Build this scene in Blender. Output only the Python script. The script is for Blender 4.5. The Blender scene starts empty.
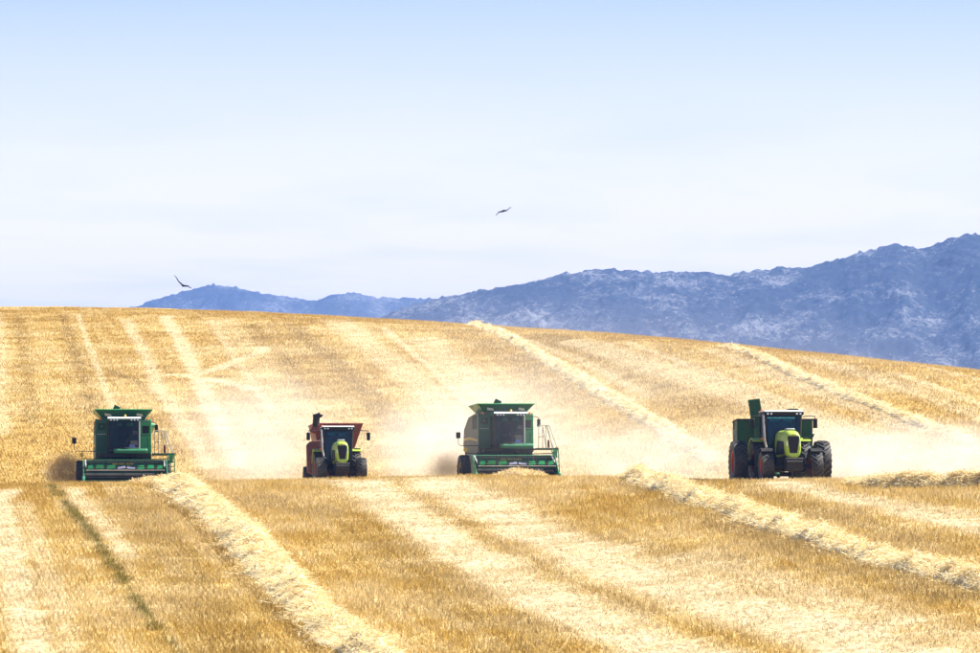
import bpy, math, random
import numpy as np
from mathutils import Vector, Matrix, Euler
R = math.radians
random.seed(7)
rng = np.random.default_rng(11)
scene = bpy.context.scene

# ---------------------------------------------------------------- camera
cam_d = bpy.data.cameras.new('camera'); cam = bpy.data.objects.new('camera', cam_d)
scene.collection.objects.link(cam)
cam_d.sensor_width = 36; cam_d.lens = 200; cam_d.clip_start = 1; cam_d.clip_end = 60000
cam.location = (0, 0, 0); cam.rotation_euler = (R(90 + 1.194), 0, 0)
scene.camera = cam

# ---------------------------------------------------------------- sky and sun
SUN_AZ = R(78)          # from +Y (away from the camera) towards +X (right)
SUN_EL = R(52)
world = bpy.data.worlds.new('World'); scene.world = world; world.use_nodes = True
nt = world.node_tree; nt.nodes.clear()
def N(nt, t, **kw):
    n = nt.nodes.new(t)
    for k, v in kw.items():
        if k.startswith('i_'): n.inputs[k[2:].replace('_', ' ')].default_value = v
        elif k.startswith('n_'): n.inputs[int(k[2:])].default_value = v
        else: setattr(n, k, v)
    return n
def L(nt, a, b): nt.links.new(a, b)
sky = N(nt, 'ShaderNodeTexSky', sky_type='NISHITA', sun_disc=False, sun_elevation=SUN_EL, sun_rotation=SUN_AZ,
        air_density=1.0, dust_density=0.0, ozone_density=6.0, altitude=2000)
tc = N(nt, 'ShaderNodeTexCoord')
sep = N(nt, 'ShaderNodeSeparateXYZ'); L(nt, tc.outputs['Generated'], sep.inputs[0])
# thin streaks of high cloud: noise on a flat layer far overhead
zc = N(nt, 'ShaderNodeMath', operation='MAXIMUM'); zc.inputs[1].default_value = 0.012; L(nt, sep.outputs[2], zc.inputs[0])
dx0 = N(nt, 'ShaderNodeMath', operation='MULTIPLY'); L(nt, sep.outputs[0], dx0.inputs[0]); dx0.inputs[1].default_value = 3.6
dx = N(nt, 'ShaderNodeMath', operation='DIVIDE'); L(nt, dx0.outputs[0], dx.inputs[0]); L(nt, zc.outputs[0], dx.inputs[1])
dy = N(nt, 'ShaderNodeMath', operation='DIVIDE'); L(nt, sep.outputs[1], dy.inputs[0]); L(nt, zc.outputs[0], dy.inputs[1])
cx = N(nt, 'ShaderNodeCombineXYZ'); L(nt, dx.outputs[0], cx.inputs[0]); L(nt, dy.outputs[0], cx.inputs[1])
cn = N(nt, 'ShaderNodeTexNoise'); cn.inputs['Scale'].default_value = 0.16; cn.inputs['Detail'].default_value = 5; cn.inputs['Roughness'].default_value = .55
L(nt, cx.outputs[0], cn.inputs['Vector'])
cr = N(nt, 'ShaderNodeMapRange'); cr.inputs[1].default_value = .46; cr.inputs[2].default_value = .70; cr.inputs[3].default_value = 0; cr.inputs[4].default_value = .34
L(nt, cn.outputs[0], cr.inputs[0])
mx = N(nt, 'ShaderNodeMix', data_type='RGBA'); mx.inputs[7].default_value = (6.0, 6.9, 9.0, 1)
# whitish veil of dry air low over the horizon, all round
ve = N(nt, 'ShaderNodeMapRange', interpolation_type='SMOOTHSTEP'); ve.inputs[1].default_value = 0; ve.inputs[2].default_value = .112; ve.inputs[3].default_value = .95; ve.inputs[4].default_value = .0
L(nt, sep.outputs[2], ve.inputs[0])
vm = N(nt, 'ShaderNodeMix', data_type='RGBA'); vm.inputs[7].default_value = (14.8, 12.2, 9.6, 1)
L(nt, ve.outputs[0], vm.inputs[0]); L(nt, sky.outputs[0], vm.inputs[6])
L(nt, cr.outputs[0], mx.inputs[0]); L(nt, vm.outputs[2], mx.inputs[6])
bg = N(nt, 'ShaderNodeBackground'); bg.inputs[1].default_value = 0.0505
L(nt, mx.outputs[2], bg.inputs[0])
wo = N(nt, 'ShaderNodeOutputWorld'); L(nt, bg.outputs[0], wo.inputs[0])

sun_d = bpy.data.lights.new('sun', 'SUN'); sun_d.energy = 4.8; sun_d.angle = R(.53); sun_d.color = (1, .955, .88)
sun = bpy.data.objects.new('sun', sun_d); scene.collection.objects.link(sun)
sun_vec = Vector((math.sin(SUN_AZ) * math.cos(SUN_EL), math.cos(SUN_AZ) * math.cos(SUN_EL), math.sin(SUN_EL)))
sun.rotation_euler = (-sun_vec).to_track_quat('-Z', 'Y').to_euler(); sun.location = (60, 200, 120)

scene.view_settings.view_transform = 'Standard'; scene.view_settings.look = 'None'
scene.view_settings.exposure = 1.4; scene.view_settings.gamma = 1
scene.view_settings.use_curve_mapping = False
scene.cycles.max_bounces = 8; scene.cycles.diffuse_bounces = 3; scene.cycles.glossy_bounces = 3
scene.cycles.transmission_bounces = 6; scene.cycles.transparent_max_bounces = 12; scene.cycles.volume_bounces = 2
scene.cycles.volume_step_rate = 1.0; scene.cycles.volume_max_steps = 96
scene.cycles.use_denoising = True; scene.cycles.use_adaptive_sampling = True; scene.cycles.adaptive_threshold = .02
scene.cycles.sample_clamp_indirect = 6

# ---------------------------------------------------------------- helpers
COL = scene.collection
def tag(o, label=None, cat=None, group=None, kind=None):
    if label: o['label'] = label
    if cat: o['category'] = cat
    if group: o['group'] = group
    if kind: o['kind'] = kind
    return o
def empty(name, parent=None):
    o = bpy.data.objects.new(name, None); COL.objects.link(o); o.parent = parent; o.empty_display_size = .5
    return o
def copy_tree(o, parent=None):
    c = o.copy(); COL.objects.link(c); c.parent = parent
    for ch in list(o.children): copy_tree(ch, c)
    return c
def mesh_obj(name, me, parent=None, loc=(0, 0, 0), rot=(0, 0, 0), scale=(1, 1, 1)):
    o = bpy.data.objects.new(name, me); COL.objects.link(o); o.parent = parent
    o.location = loc; o.rotation_euler = rot; o.scale = scale
    return o
class MB:
    """collects shapes and links them as ONE mesh object"""
    def __init__(s): s.v = []; s.f = []
    def add(s, vs, fs):
        b = len(s.v); s.v += [tuple(p) for p in vs]; s.f += [tuple(i + b for i in f) for f in fs]; return s
    def box(s, x0, x1, y0, y1, z0, z1):
        return s.add([(x0, y0, z0), (x1, y0, z0), (x1, y1, z0), (x0, y1, z0), (x0, y0, z1), (x1, y0, z1), (x1, y1, z1), (x0, y1, z1)],
                     [(0, 3, 2, 1), (4, 5, 6, 7), (0, 1, 5, 4), (1, 2, 6, 5), (2, 3, 7, 6), (3, 0, 4, 7)])
    def hexa(s, bottom, top):
        """eight corners: bottom ring and top ring of four points"""
        return s.add(list(bottom) + list(top), [(0, 3, 2, 1), (4, 5, 6, 7), (0, 1, 5, 4), (1, 2, 6, 5), (2, 3, 7, 6), (3, 0, 4, 7)])
    def prism(s, poly, a, b, axis='x'):
        """polygon in the plane across the axis, extruded from a to b (x: (y,z); y: (x,z); z: (x,y))"""
        n = len(poly)
        def P(p, t): return (t, p[0], p[1]) if axis == 'x' else (p[0], t, p[1]) if axis == 'y' else (p[0], p[1], t)
        vs = [P(p, a) for p in poly] + [P(p, b) for p in poly]
        return s.add(vs, [tuple(range(n))[::-1], tuple(range(n, 2 * n))] + [(i, (i + 1) % n, n + (i + 1) % n, n + i) for i in range(n)])
    def tube(s, pts, r, n=8, cap=True):
        pts = [Vector(p) for p in pts]; rs = r if isinstance(r, (list, tuple)) else [r] * len(pts)
        base = len(s.v); prev = None
        for i, p in enumerate(pts):
            d = (pts[min(i + 1, len(pts) - 1)] - pts[max(i - 1, 0)]).normalized()
            if prev is None:
                u = d.orthogonal().normalized()
            else:
                u = (prev - d * prev.dot(d)).normalized()
            prev = u; w = d.cross(u)
            for k in range(n):
                a = 2 * math.pi * k / n
                s.v.append(tuple(p + (u * math.cos(a) + w * math.sin(a)) * rs[i]))
        for i in range(len(pts) - 1):
            for k in range(n):
                a = base + i * n; k2 = (k + 1) % n
                s.f.append((a + k, a + k2, a + n + k2, a + n + k))
        if cap:
            s.f.append(tuple(base + k for k in range(n))[::-1]); e = base + (len(pts) - 1) * n
            s.f.append(tuple(e + k for k in range(n)))
        return s
    def lathe_x(s, prof, n=32, closed=False):
        """profile of (x, radius) turned about the X axis"""
        b = len(s.v); m = len(prof)
        for k in range(n):
            a = 2 * math.pi * k / n
            for x, r in prof: s.v.append((x, r * math.cos(a), r * math.sin(a)))
        for k in range(n):
            k2 = (k + 1) % n
            for i in range(m if closed else m - 1):
                j = (i + 1) % m
                s.f.append((b + k * m + i, b + k * m + j, b + k2 * m + j, b + k2 * m + i))
        return s
    def loft(s, rings, cap=True):
        b = len(s.v); n = len(rings[0])
        for r in rings: s.v += [tuple(p) for p in r]
        for i in range(len(rings) - 1):
            for k in range(n):
                k2 = (k + 1) % n; a = b + i * n
                s.f.append((a + k, a + k2, a + n + k2, a + n + k))
        if cap:
            s.f.append(tuple(b + k for k in range(n))[::-1]); e = b + (len(rings) - 1) * n
            s.f.append(tuple(e + k for k in range(n)))
        return s
    def mesh(s, name, mat, smooth=True, angle=38):
        me = bpy.data.meshes.new(name); me.from_pydata(s.v, [], s.f)
        import bmesh
        bm = bmesh.new(); bm.from_mesh(me); bmesh.ops.recalc_face_normals(bm, faces=bm.faces); bm.to_mesh(me); bm.free()
        if smooth:
            me.shade_smooth(); me.set_sharp_from_angle(angle=R(angle))
        me.materials.append(M[mat] if isinstance(mat, str) else mat)
        return me
    def build(s, name, mat, parent=None, **kw):
        sm = kw.pop('smooth', True); bev = kw.pop('bevel', 0)
        o = mesh_obj(name, s.mesh(name, mat, sm), parent, **kw)
        if bev:
            m = o.modifiers.new('bevel', 'BEVEL'); m.width = bev; m.segments = 2; m.limit_method = 'ANGLE'; m.harden_normals = False
        return o
def fast_mesh(name, v, f, mat, smooth=True):
    v = np.asarray(v, np.float32); f = np.asarray(f, np.int32); me = bpy.data.meshes.new(name)
    me.vertices.add(len(v)); me.vertices.foreach_set('co', v.ravel())
    k = f.shape[1]; me.loops.add(f.size); me.loops.foreach_set('vertex_index', f.ravel())
    me.polygons.add(len(f)); me.polygons.foreach_set('loop_start', np.arange(0, f.size, k, dtype=np.int32))
    me.polygons.foreach_set('loop_total', np.full(len(f), k, np.int32))
    me.polygons.foreach_set('use_smooth', np.full(len(f), smooth)); me.update(calc_edges=True)
    if mat is not None: me.materials.append(M[mat] if isinstance(mat, str) else mat)
    return me
def grid_faces(nx, ny):
    i = np.arange(ny - 1)[:, None] * nx + np.arange(nx - 1)[None, :]
    return np.stack([i, i + 1, i + nx + 1, i + nx], -1).reshape(-1, 4)
# lattice value noise with a smooth blend
def _hash(ix, iy, seed):
    h = (ix.astype(np.int64) * 374761393 + iy.astype(np.int64) * 668265263 + seed * 974634777) & 0xffffffff
    h = ((h ^ (h >> 13)) * 1274126177) & 0xffffffff
    h = h ^ (h >> 16)
    return (h & 0xffff) / 65535.0
def vnoise(x, y, seed=0):
    ix = np.floor(x); iy = np.floor(y); fx = x - ix; fy = y - iy
    fx = fx * fx * fx * (fx * (fx * 6 - 15) + 10); fy = fy * fy * fy * (fy * (fy * 6 - 15) + 10)
    a = _hash(ix, iy, seed); b = _hash(ix + 1, iy, seed); c = _hash(ix, iy + 1, seed); d = _hash(ix + 1, iy + 1, seed)
    return (a + (b - a) * fx) * (1 - fy) + (c + (d - c) * fx) * fy
def fbm(x, y, oct=4, seed=0, gain=.5):
    t = 0; a = 1; s = 0
    for o in range(oct):
        ca, sa = math.cos(.6 * o), math.sin(.6 * o)
        t = t + a * vnoise((x * ca - y * sa) * 2 ** o, (x * sa + y * ca) * 2 ** o, seed + o); s += a; a *= gain
    return t / s

# ---------------------------------------------------------------- materials
M = {}
def newmat(name):
    m = bpy.data.materials.new(name); m.use_nodes = True; m.node_tree.nodes.clear(); M[name] = m
    return m, m.node_tree
def ramp(nt, fac, stops):
    r = N(nt, 'ShaderNodeValToRGB'); e = r.color_ramp.elements
    while len(e) < len(stops): e.new(.5)
    for el, (p, c) in zip(e, stops): el.position = p; el.color = (*c, 1)
    L(nt, fac, r.inputs[0]); return r.outputs[0]
def noise(nt, vec, scale, detail=4, rough=.55):
    n = N(nt, 'ShaderNodeTexNoise'); n.inputs['Scale'].default_value = scale; n.inputs['Detail'].default_value = detail
    n.inputs['Roughness'].default_value = rough
    if vec is not None: L(nt, vec, n.inputs['Vector'])
    return n.outputs[0]
def mapr(nt, v, a, b, c, d):
    n = N(nt, 'ShaderNodeMapRange'); n.inputs[1].default_value = a; n.inputs[2].default_value = b; n.inputs[3].default_value = c; n.inputs[4].default_value = d
    L(nt, v, n.inputs[0]); return n.outputs[0]
def mixc(nt, f, a, b, mode='MIX'):
    n = N(nt, 'ShaderNodeMix', data_type='RGBA', blend_type=mode)
    for s, v in ((n.inputs[0], f), (n.inputs[6], a), (n.inputs[7], b)):
        if isinstance(v, (int, float)): s.default_value = v
        elif isinstance(v, tuple): s.default_value = (*v, 1) if len(v) == 3 else v
        else: L(nt, v, s)
    return n.outputs[2]
def principled(nt, **kw):
    p = N(nt, 'ShaderNodeBsdfPrincipled')
    for k, v in kw.items():
        s = p.inputs[k]
        if isinstance(v, (int, float)): s.default_value = v
        elif isinstance(v, tuple): s.default_value = (*v, 1) if len(v) == 3 else v
        else: L(nt, v, s)
    o = N(nt, 'ShaderNodeOutputMaterial'); L(nt, p.outputs[0], o.inputs[0])
    return p
def paint(name, col, rough=.35, metallic=0.0, dust=.35, dustcol=(.50, .40, .26), spec=.5):
    """machine paint under field dust: blotchy dust film, a little wear"""
    m, nt = newmat(name)
    tc = N(nt, 'ShaderNodeTexCoord'); v = tc.outputs['Object']
    n1 = noise(nt, v, 1.7, 5, .6); n2 = noise(nt, v, 14, 4, .6)
    f = N(nt, 'ShaderNodeMath', operation='MULTIPLY'); L(nt, mapr(nt, n1, .36, .70, 0, 1), f.inputs[0]); L(nt, mapr(nt, n2, .3, .7, .5, 1), f.inputs[1])
    f2 = N(nt, 'ShaderNodeMath', operation='MULTIPLY_ADD'); L(nt, f.outputs[0], f2.inputs[0]); f2.inputs[1].default_value = dust; f2.inputs[2].default_value = dust * .12
    vary = mixc(nt, mapr(nt, n2, .3, .7, 0, 1), tuple(c * .85 for c in col), tuple(min(1, c * 1.12) for c in col))
    c = mixc(nt, f2.outputs[0], vary, dustcol)
    r = mapr(nt, f.outputs[0], 0, 1, rough, min(.9, rough + .4))
    principled(nt, **{'Base Color': c, 'Roughness': r, 'Metallic': metallic, 'Specular IOR Level': spec})
    return m
paint('green_paint', (.016, .18, .072), .30, dust=.07)
paint('dark_shaded_green', (.011, .105, .050), .40, dust=.08, spec=.35)  # darker copy of the combine green, shade put into the colour
paint('bright_lit_green', (.02, .34, .10), .30, dust=.07)  # brighter copy of the combine green, sunlight put into the colour
paint('cart_green_paint', (.006, .066, .024), .45, dust=.06, spec=.3)
paint('lime_paint', (.34, .49, .03), .28, dust=.16)
paint('red_paint', (.19, .014, .010), .40, dust=.14)
paint('dark_red_paint', (.12, .014, .010), .45, dust=.16)
paint('rim_red_paint', (.42, .028, .012), .42, dust=.12)
paint('rim_yellow_paint', (.62, .42, .04), .45, dust=.3)
paint('white_paint', (.74, .74, .72), .35, dust=.22)
paint('grey_paint', (.32, .33, .34), .45, dust=.25)
paint('yellow_paint', (.70, .48, .03), .4, dust=.25)
paint('blue_paint', (.10, .17, .55), .4, dust=.1)
paint('lavender_metal', (.42, .44, .62), .35, .3, dust=.15)
paint('dusty_panel', (.13, .16, .11), .6, dust=.55)
paint('black_plastic', (.010, .010, .011), .5, dust=.05, spec=.25)
paint('louvre_green', (.005, .045, .022), .5, dust=.05, spec=.3)
paint('dark_metal', (.016, .016, .016), .55, .0, dust=.07, spec=.25)
paint('bare_steel', (.42, .41, .40), .38, .8, dust=.2)
paint('tyre_rubber', (.014, .014, .015), .50, dust=.20, dustcol=(.42, .38, .31), spec=.4)  # field dust, made stronger to stand for sun on the lugs too
paint('teal_paint', (.03, .42, .30), .4, dust=.03)
paint('orange_plastic', (.85, .17, .02), .3, dust=.05)
paint('seat_cloth', (.05, .05, .06), .8, dust=.05)
paint('bird_feather', (.005, .0045, .005), .9, dust=0.0, spec=.05)
def glassmat(name, tint, gloss=.12, k=1.0):
    m, nt = newmat(name)
    tr = N(nt, 'ShaderNodeBsdfTransparent'); tr.inputs[0].default_value = (*tint, 1)
    gl = N(nt, 'ShaderNodeBsdfGlossy'); gl.inputs['Roughness'].default_value = .03; gl.inputs[0].default_value = (1, 1, 1, 1)
    fr = N(nt, 'ShaderNodeFresnel'); fr.inputs[0].default_value = 1.5
    a = N(nt, 'ShaderNodeMath', operation='MULTIPLY_ADD', use_clamp=True); L(nt, fr.outputs[0], a.inputs[0]); a.inputs[1].default_value = k; a.inputs[2].default_value = gloss
    mx = N(nt, 'ShaderNodeMixShader'); L(nt, a.outputs[0], mx.inputs[0]); L(nt, tr.outputs[0], mx.inputs[1]); L(nt, gl.outputs[0], mx.inputs[2])
    o = N(nt, 'ShaderNodeOutputMaterial'); L(nt, mx.outputs[0], o.inputs[0])
glassmat('tractor_glass', (.20, .46, .62), .0, 1.1)
glassmat('combine_glass', (.36, .34, .27), .0, .55)
glassmat('green_glass', (.08, .62, .30), .02)
m, nt = newmat('lamp_lens'); principled(nt, **{'Base Color': (.85, .87, .9), 'Roughness': .12, 'Metallic': .3})
m, nt = newmat('mirror_face'); principled(nt, **{'Base Color': (.75, .78, .8), 'Roughness': .05, 'Metallic': 1.0})

# field: the colour of stubble, chaff and weeds sits in the vertex colour; the nodes add grain
m, nt = newmat('field')
at = N(nt, 'ShaderNodeVertexColor', layer_name='tint'); geo = N(nt, 'ShaderNodeNewGeometry')
mp = N(nt, 'ShaderNodeMapping'); mp.inputs['Rotation'].default_value = (0, 0, R(-6.8)); mp.inputs['Scale'].default_value = (1, .35, .35)
L(nt, geo.outputs['Position'], mp.inputs[0])
n1 = noise(nt, mp.outputs[0], 3.2, 6, .68); n2 = noise(nt, geo.outputs['Position'], .55, 5, .6); n3 = noise(nt, geo.outputs['Position'], 6, 4, .65)
c = mixc(nt, 1.0, at.outputs[0], ramp(nt, n1, [(.33, (.50, .42, .30)), (.52, (1, 1, 1)), (.72, (1.0, 1.0, 1.0))]), 'MULTIPLY')
c = mixc(nt, 1.0, c, ramp(nt, n3, [(.36, (.48, .38, .25)), (.49, (1, 1, 1))]), 'MULTIPLY')
c = mixc(nt, mapr(nt, n2, .35, .7, 0, .35), c, mixc(nt, 1.0, c, (.75, .62, .42), 'MULTIPLY'))
c = mixc(nt, mapr(nt, n3, .56, .70, 0, .5), c, (.68, .58, .37))
hs = N(nt, 'ShaderNodeMath', operation='ADD'); L(nt, n1, hs.inputs[0]); L(nt, n3, hs.inputs[1])
bp = N(nt, 'ShaderNodeBump'); bp.inputs['Strength'].default_value = .9; bp.inputs['Distance'].default_value = .14; L(nt, hs.outputs[0], bp.inputs['Height'])
principled(nt, **{'Base Color': c, 'Roughness': .85, 'Normal': bp.outputs[0], 'Specular IOR Level': .2})
def strawmat(name, src, layer, lo, hi, transl=.35):
    """dry stalks: coloured by the spot they stand on, a little light passes through"""
    m, nt = newmat(name)
    if src == 'INSTANCER':
        at = N(nt, 'ShaderNodeAttribute', attribute_type='INSTANCER', attribute_name=layer)
    else:
        at = N(nt, 'ShaderNodeVertexColor', layer_name=layer)
    vc = N(nt, 'ShaderNodeVertexColor', layer_name='vary') if src == 'INSTANCER' else None
    g = N(nt, 'ShaderNodeNewGeometry')
    n = vc.outputs[0] if vc else g.outputs['Random Per Island']
    c = mixc(nt, 1.0, at.outputs[0], mixc(nt, n, lo, hi), 'MULTIPLY')
    d = N(nt, 'ShaderNodeBsdfDiffuse'); t = N(nt, 'ShaderNodeBsdfTranslucent')
    L(nt, c, d.inputs[0]); L(nt, c, t.inputs[0])
    mx = N(nt, 'ShaderNodeMixShader'); mx.inputs[0].default_value = transl; L(nt, d.outputs[0], mx.inputs[1]); L(nt, t.outputs[0], mx.inputs[2])
    o = N(nt, 'ShaderNodeOutputMaterial'); L(nt, mx.outputs[0], o.inputs[0])
strawmat('stubble_stalk', 'INSTANCER', 'tint', (.50, .40, .25), (1.22, 1.24, 1.2))
strawmat('stubble_blade', 'VERT', 'tint', (1, 1, 1), (1, 1, 1), .4)
strawmat('loose_straw', 'VERT', 'tint', (.66, .58, .44), (1.08, 1.09, 1.08))
m, nt = newmat('straw_heap'); geo = N(nt, 'ShaderNodeNewGeometry')
n1 = noise(nt, geo.outputs['Position'], 4.5, 6, .7); n2 = noise(nt, geo.outputs['Position'], 1.1, 3, .5)
c = ramp(nt, n1, [(.33, (.34, .22, .08)), (.44, (.70, .54, .26)), (.58, (.90, .77, .50))])
c = mixc(nt, mapr(nt, n2, .4, .7, 0, .4), c, (.88, .76, .52))
bp = N(nt, 'ShaderNodeBump'); bp.inputs['Strength'].default_value = 1; bp.inputs['Distance'].default_value = .15; L(nt, n1, bp.inputs['Height'])
principled(nt, **{'Base Color': c, 'Roughness': .8, 'Normal': bp.outputs[0], 'Specular IOR Level': .25})
def mountainmat(name, scrub, rock, thr):
    m, nt = newmat(name); geo = N(nt, 'ShaderNodeNewGeometry')
    n1 = noise(nt, geo.outputs['Position'], .15, 8, .80); n2 = noise(nt, geo.outputs['Position'], .014, 5, .6); n3 = noise(nt, geo.outputs['Position'], .3, 4, .7)
    a = N(nt, 'ShaderNodeMath', operation='ADD'); L(nt, n1, a.inputs[0]); L(nt, mapr(nt, n2, .3, .7, -.17, .17), a.inputs[1])
    n4 = noise(nt, geo.outputs['Position'], .42, 3, .7)
    a2 = N(nt, 'ShaderNodeMath', operation='MULTIPLY_ADD'); L(nt, n4, a2.inputs[0]); a2.inputs[1].default_value = .34; L(nt, mapr(nt, a.outputs[0], 0, 1, -.17, .83), a2.inputs[2])
    c = mixc(nt, mapr(nt, a2.outputs[0], thr, thr + .20, 0, .9), mixc(nt, n3, tuple(x * .7 for x in scrub), tuple(x * 1.35 for x in scrub)), mixc(nt, n3, tuple(x * .75 for x in rock), rock))
    bp = N(nt, 'ShaderNodeBump'); bp.inputs['Strength'].default_value = .8; bp.inputs['Distance'].default_value = 4; L(nt, a.outputs[0], bp.inputs['Height'])
    principled(nt, **{'Base Color': c, 'Roughness': .95, 'Normal': bp.outputs[0], 'Specular IOR Level': .1})
mountainmat('rocky_mountain', (.028, .036, .048), (.31, .31, .32), .51)  # scrub tinted blue: part of the haze is put into its colour
mountainmat('far_mountain', (.035, .05, .075), (.22, .23, .26), .50)  # blue of distant haze painted into scrub and rock as well

# ---- terrain (metres; the camera stands at the origin, +Y away from it, z = 0 at eye level) ----
def lerp_tab(x, xs, ys):
    return np.interp(x, xs, ys)
def smooth_tab(x, xs, ys, w=5.0):
    k = np.linspace(-1, 1, 9); wt = 1 - np.abs(k) * .8
    return sum(a * np.interp(x + b * w, xs, ys) for a, b in zip(wt, k)) / wt.sum()
CR_X = [-400, -60, -24, -9, 1, 6, 10, 15, 22, 30, 60, 400]
CR_D = [300, 306, 308, 308, 307, 299, 286, 274, 263, 255, 245, 240]
CR_Z = [-3.9, -3.25, -2.58, -2.28, -2.10, -2.12, -2.14, -2.12, -1.95, -1.85, -2.1, -3.4]
HE_X = [-400, -57, -39, -21, -4, 11.4, 21, 30, 38, 44, 70, 400]
HE_T = [313.9, 313.9, 298.8, 273.2, 244.4, 211.8, 179.3, 150.0, 133.7, 112.8, 98.3, 98.3]
def hill_profile(t, te):
    """height above the near crest as a function of the distance t behind it"""
    # piecewise linear slope, integrated exactly
    kt = [-8.0, 8.0, 15.0, 45.0]; km = [0.05, -0.06, -0.06, 0.067]
    z = np.where(t < -8, 0.05 * (t + 8), 0.0)
    for i in range(3):
        a, b, m0, m1 = kt[i], kt[i + 1], km[i], km[i + 1]
        u = np.clip(t, a, b) - a
        z = z + m0 * u + (m1 - m0) * u * u / (2 * (b - a))
    z = z - (0.05 * 8 - (0.11 / 16) * 64 / 2)          # zero at t = 0
    u = np.clip(t - 45, 0, np.maximum(te - 45, 0)); z = z + 0.067 * u
    L = 130.0
    u = np.clip(t - te, 0, L); z = z + 0.067 * u - (0.117 / L) * u * u / 2
    u = np.clip(t - te - L, 0, 700); z = z - 0.05 * u
    return z
def ground_z(x, y):
    x = np.asarray(x, float); y = np.asarray(y, float)
    dc = smooth_tab(x, CR_X, CR_D, 5); zc = smooth_tab(x, CR_X, CR_Z, 6); te = smooth_tab(x, HE_X, HE_T, 8)
    z = zc + hill_profile(y - dc, te)
    # the dip in front of the camera and the rise it stands on
    z0 = zc + hill_profile(160.0 - dc, te)
    u = np.clip(160 - y, 0, 30); near = z0 - 0.05 * u + 0.05 * u * u / 60
    zmin = z0 - .75
    s = np.clip((y - 5) / 125, 0, 1); s = s * s * (3 - 2 * s)
    back = -1.7 + (zmin + 1.7) * s
    z = np.where(y < 160, near, z); z = np.where(y < 130, back, z)
    z = z + 0.06 * np.sin(x * .31 + y * .07) * np.sin(y * .23 - x * .05) + 0.035 * np.sin(x * .9 + 1.3) * np.sin(y * .61)
    return np.maximum(z, -34.0)
MAIN_PROF = [(-429.8, 22.0), (-264.5, 82.7), (-187.3, 112.4), (-132.2, 130.0), (-99.2, 145.5), (-66.1, 155.4), (-11.0, 165.3), (33.1, 173.0), (77.1, 181.8), (110.2, 187.9), (132.2, 189.6), (165.3, 187.3), (209.4, 186.2), (242.4, 185.1), (264.5, 181.8), (281.0, 186.2), (297.6, 187.9), (341.6, 190.7), (374.7, 196.2), (407.8, 206.1), (429.8, 213.8), (448.5, 217.1), (462.9, 213.8), (476.1, 210.5), (487.1, 211.6), (501.4, 219.3), (520.2, 226.5), (540.0, 224.8), (573.1, 231.4), (628.2, 235.8), (694.3, 222.6), (782.4, 196.2), (914.7, 154.3), (1058.0, 104.7), (1223.3, 22.0)]
FAR_PROF = [(-858.7, 124.9), (-702.6, 168.6), (-608.9, 198.3), (-569.8, 206.1), (-530.8, 218.6), (-491.8, 229.5), (-460.6, 237.3), (-429.3, 242.0), (-398.1, 238.9), (-359.1, 231.1), (-320.1, 223.3), (-288.8, 217.0), (-273.2, 216.2), (-249.8, 223.3), (-226.4, 227.9), (-210.8, 229.5), (-195.2, 224.8), (-156.1, 221.7), (-109.3, 223.3), (-31.2, 210.8), (109.3, 171.7), (327.9, 124.9), (484.0, 31.2)]
# ---------------------------------------------------------------- what grows and lies on the field
# lines in plan (x, y): trodden tracks, chaff bands, seams between the swaths, shade painted beside windrows
ROWDIR = -0.12
PALE = [  # points, half width, strength
    ([(-26.6, 300), (-26.1, 290), (-21.1, 240.5), (-17.7, 209), (-14.5, 180)], .75, .95),
    ([(-24.9, 290), (-19.6, 240.5), (-16.2, 209), (-13.6, 180)], .45, .55),
    ([(-22.9, 300), (-22.6, 296), (-18.95, 268), (-16.2, 245)], .5, .8),
    ([(-7.6, 306), (-6.85, 298), (-2.87, 260), (1.2, 224), (4.7, 198), (8.2, 175)], 1.5, 1.0),
    ([(-3.5, 306), (-2.45, 296.5), (2.33, 253), (6.5, 221), (10.4, 196), (15, 165)], 1.9, 1.0),
    ([(7.4, 231), (11.0, 205), (14.8, 180)], 2.2, .65),
    ([(14.2, 271), (15.1, 264.8), (17.7, 247), (20.6, 226), (24, 205)], .9, .9),
    ([(16.5, 258), (19.6, 240), (23, 222)], .7, .7),
    # the far slope
    ([(-36.4, 609.5), (-30, 535.5), (-25.2, 472.5), (-21.7, 429), (-17, 370)], .75, .8),
    ([(-40.5, 605), (-33.4, 527), (-28.3, 466), (-23.4, 417.5), (-19, 370)], .65, .65),
    ([(-26.75, 485.5), (-25, 494), (-23.6, 514), (-22.1, 527), (-22.6, 535), (-25, 533)], .8, .8),
    ([(-29, 488), (-26.75, 485.5), (-24, 478), (-20, 462)], 1.0, .8),
    ([(-7.1, 549), (-2.7, 482), (.8, 427), (4, 380)], 1.8, .6),
    ([(-17.3, 600), (-16.1, 584), (-8.1, 492), (-4, 438), (0, 385)], 1.6, .55),
    ([(-30, 600), (-20.5, 492), (-12, 400), (-9, 365)], 2.0, .35),
    ([(8, 520), (13, 462), (20.5, 380), (24, 345)], 1.6, .55),
    ([(19, 470), (24.2, 392), (28, 345)], 1.0, .5),
    ([(25.5, 445), (30, 392), (33, 352)], 1.0, .45),
    ([(-57, 625), (-45.5, 500), (-37, 410)], 1.0, .45),
    ([(-46.8, 618), (-38.6, 528), (-31, 446), (-27, 400)], .32, .6), ([(-30.5, 596), (-24.5, 520), (-17, 430)], .5, .6), ([(-11.5, 575), (-5.2, 490), (-1.5, 430)], .45, .7),
    ([(2.2, 548), (8.2, 480), (12.2, 415)], .5, .5), ([(12.5, 500), (16, 452), (21.5, 385)], .45, .6), ([(30.5, 415), (33.5, 372), (36, 340)], .5, .55), ([(33, 440), (37.5, 385), (40, 345)], .6, .5),
]
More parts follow.
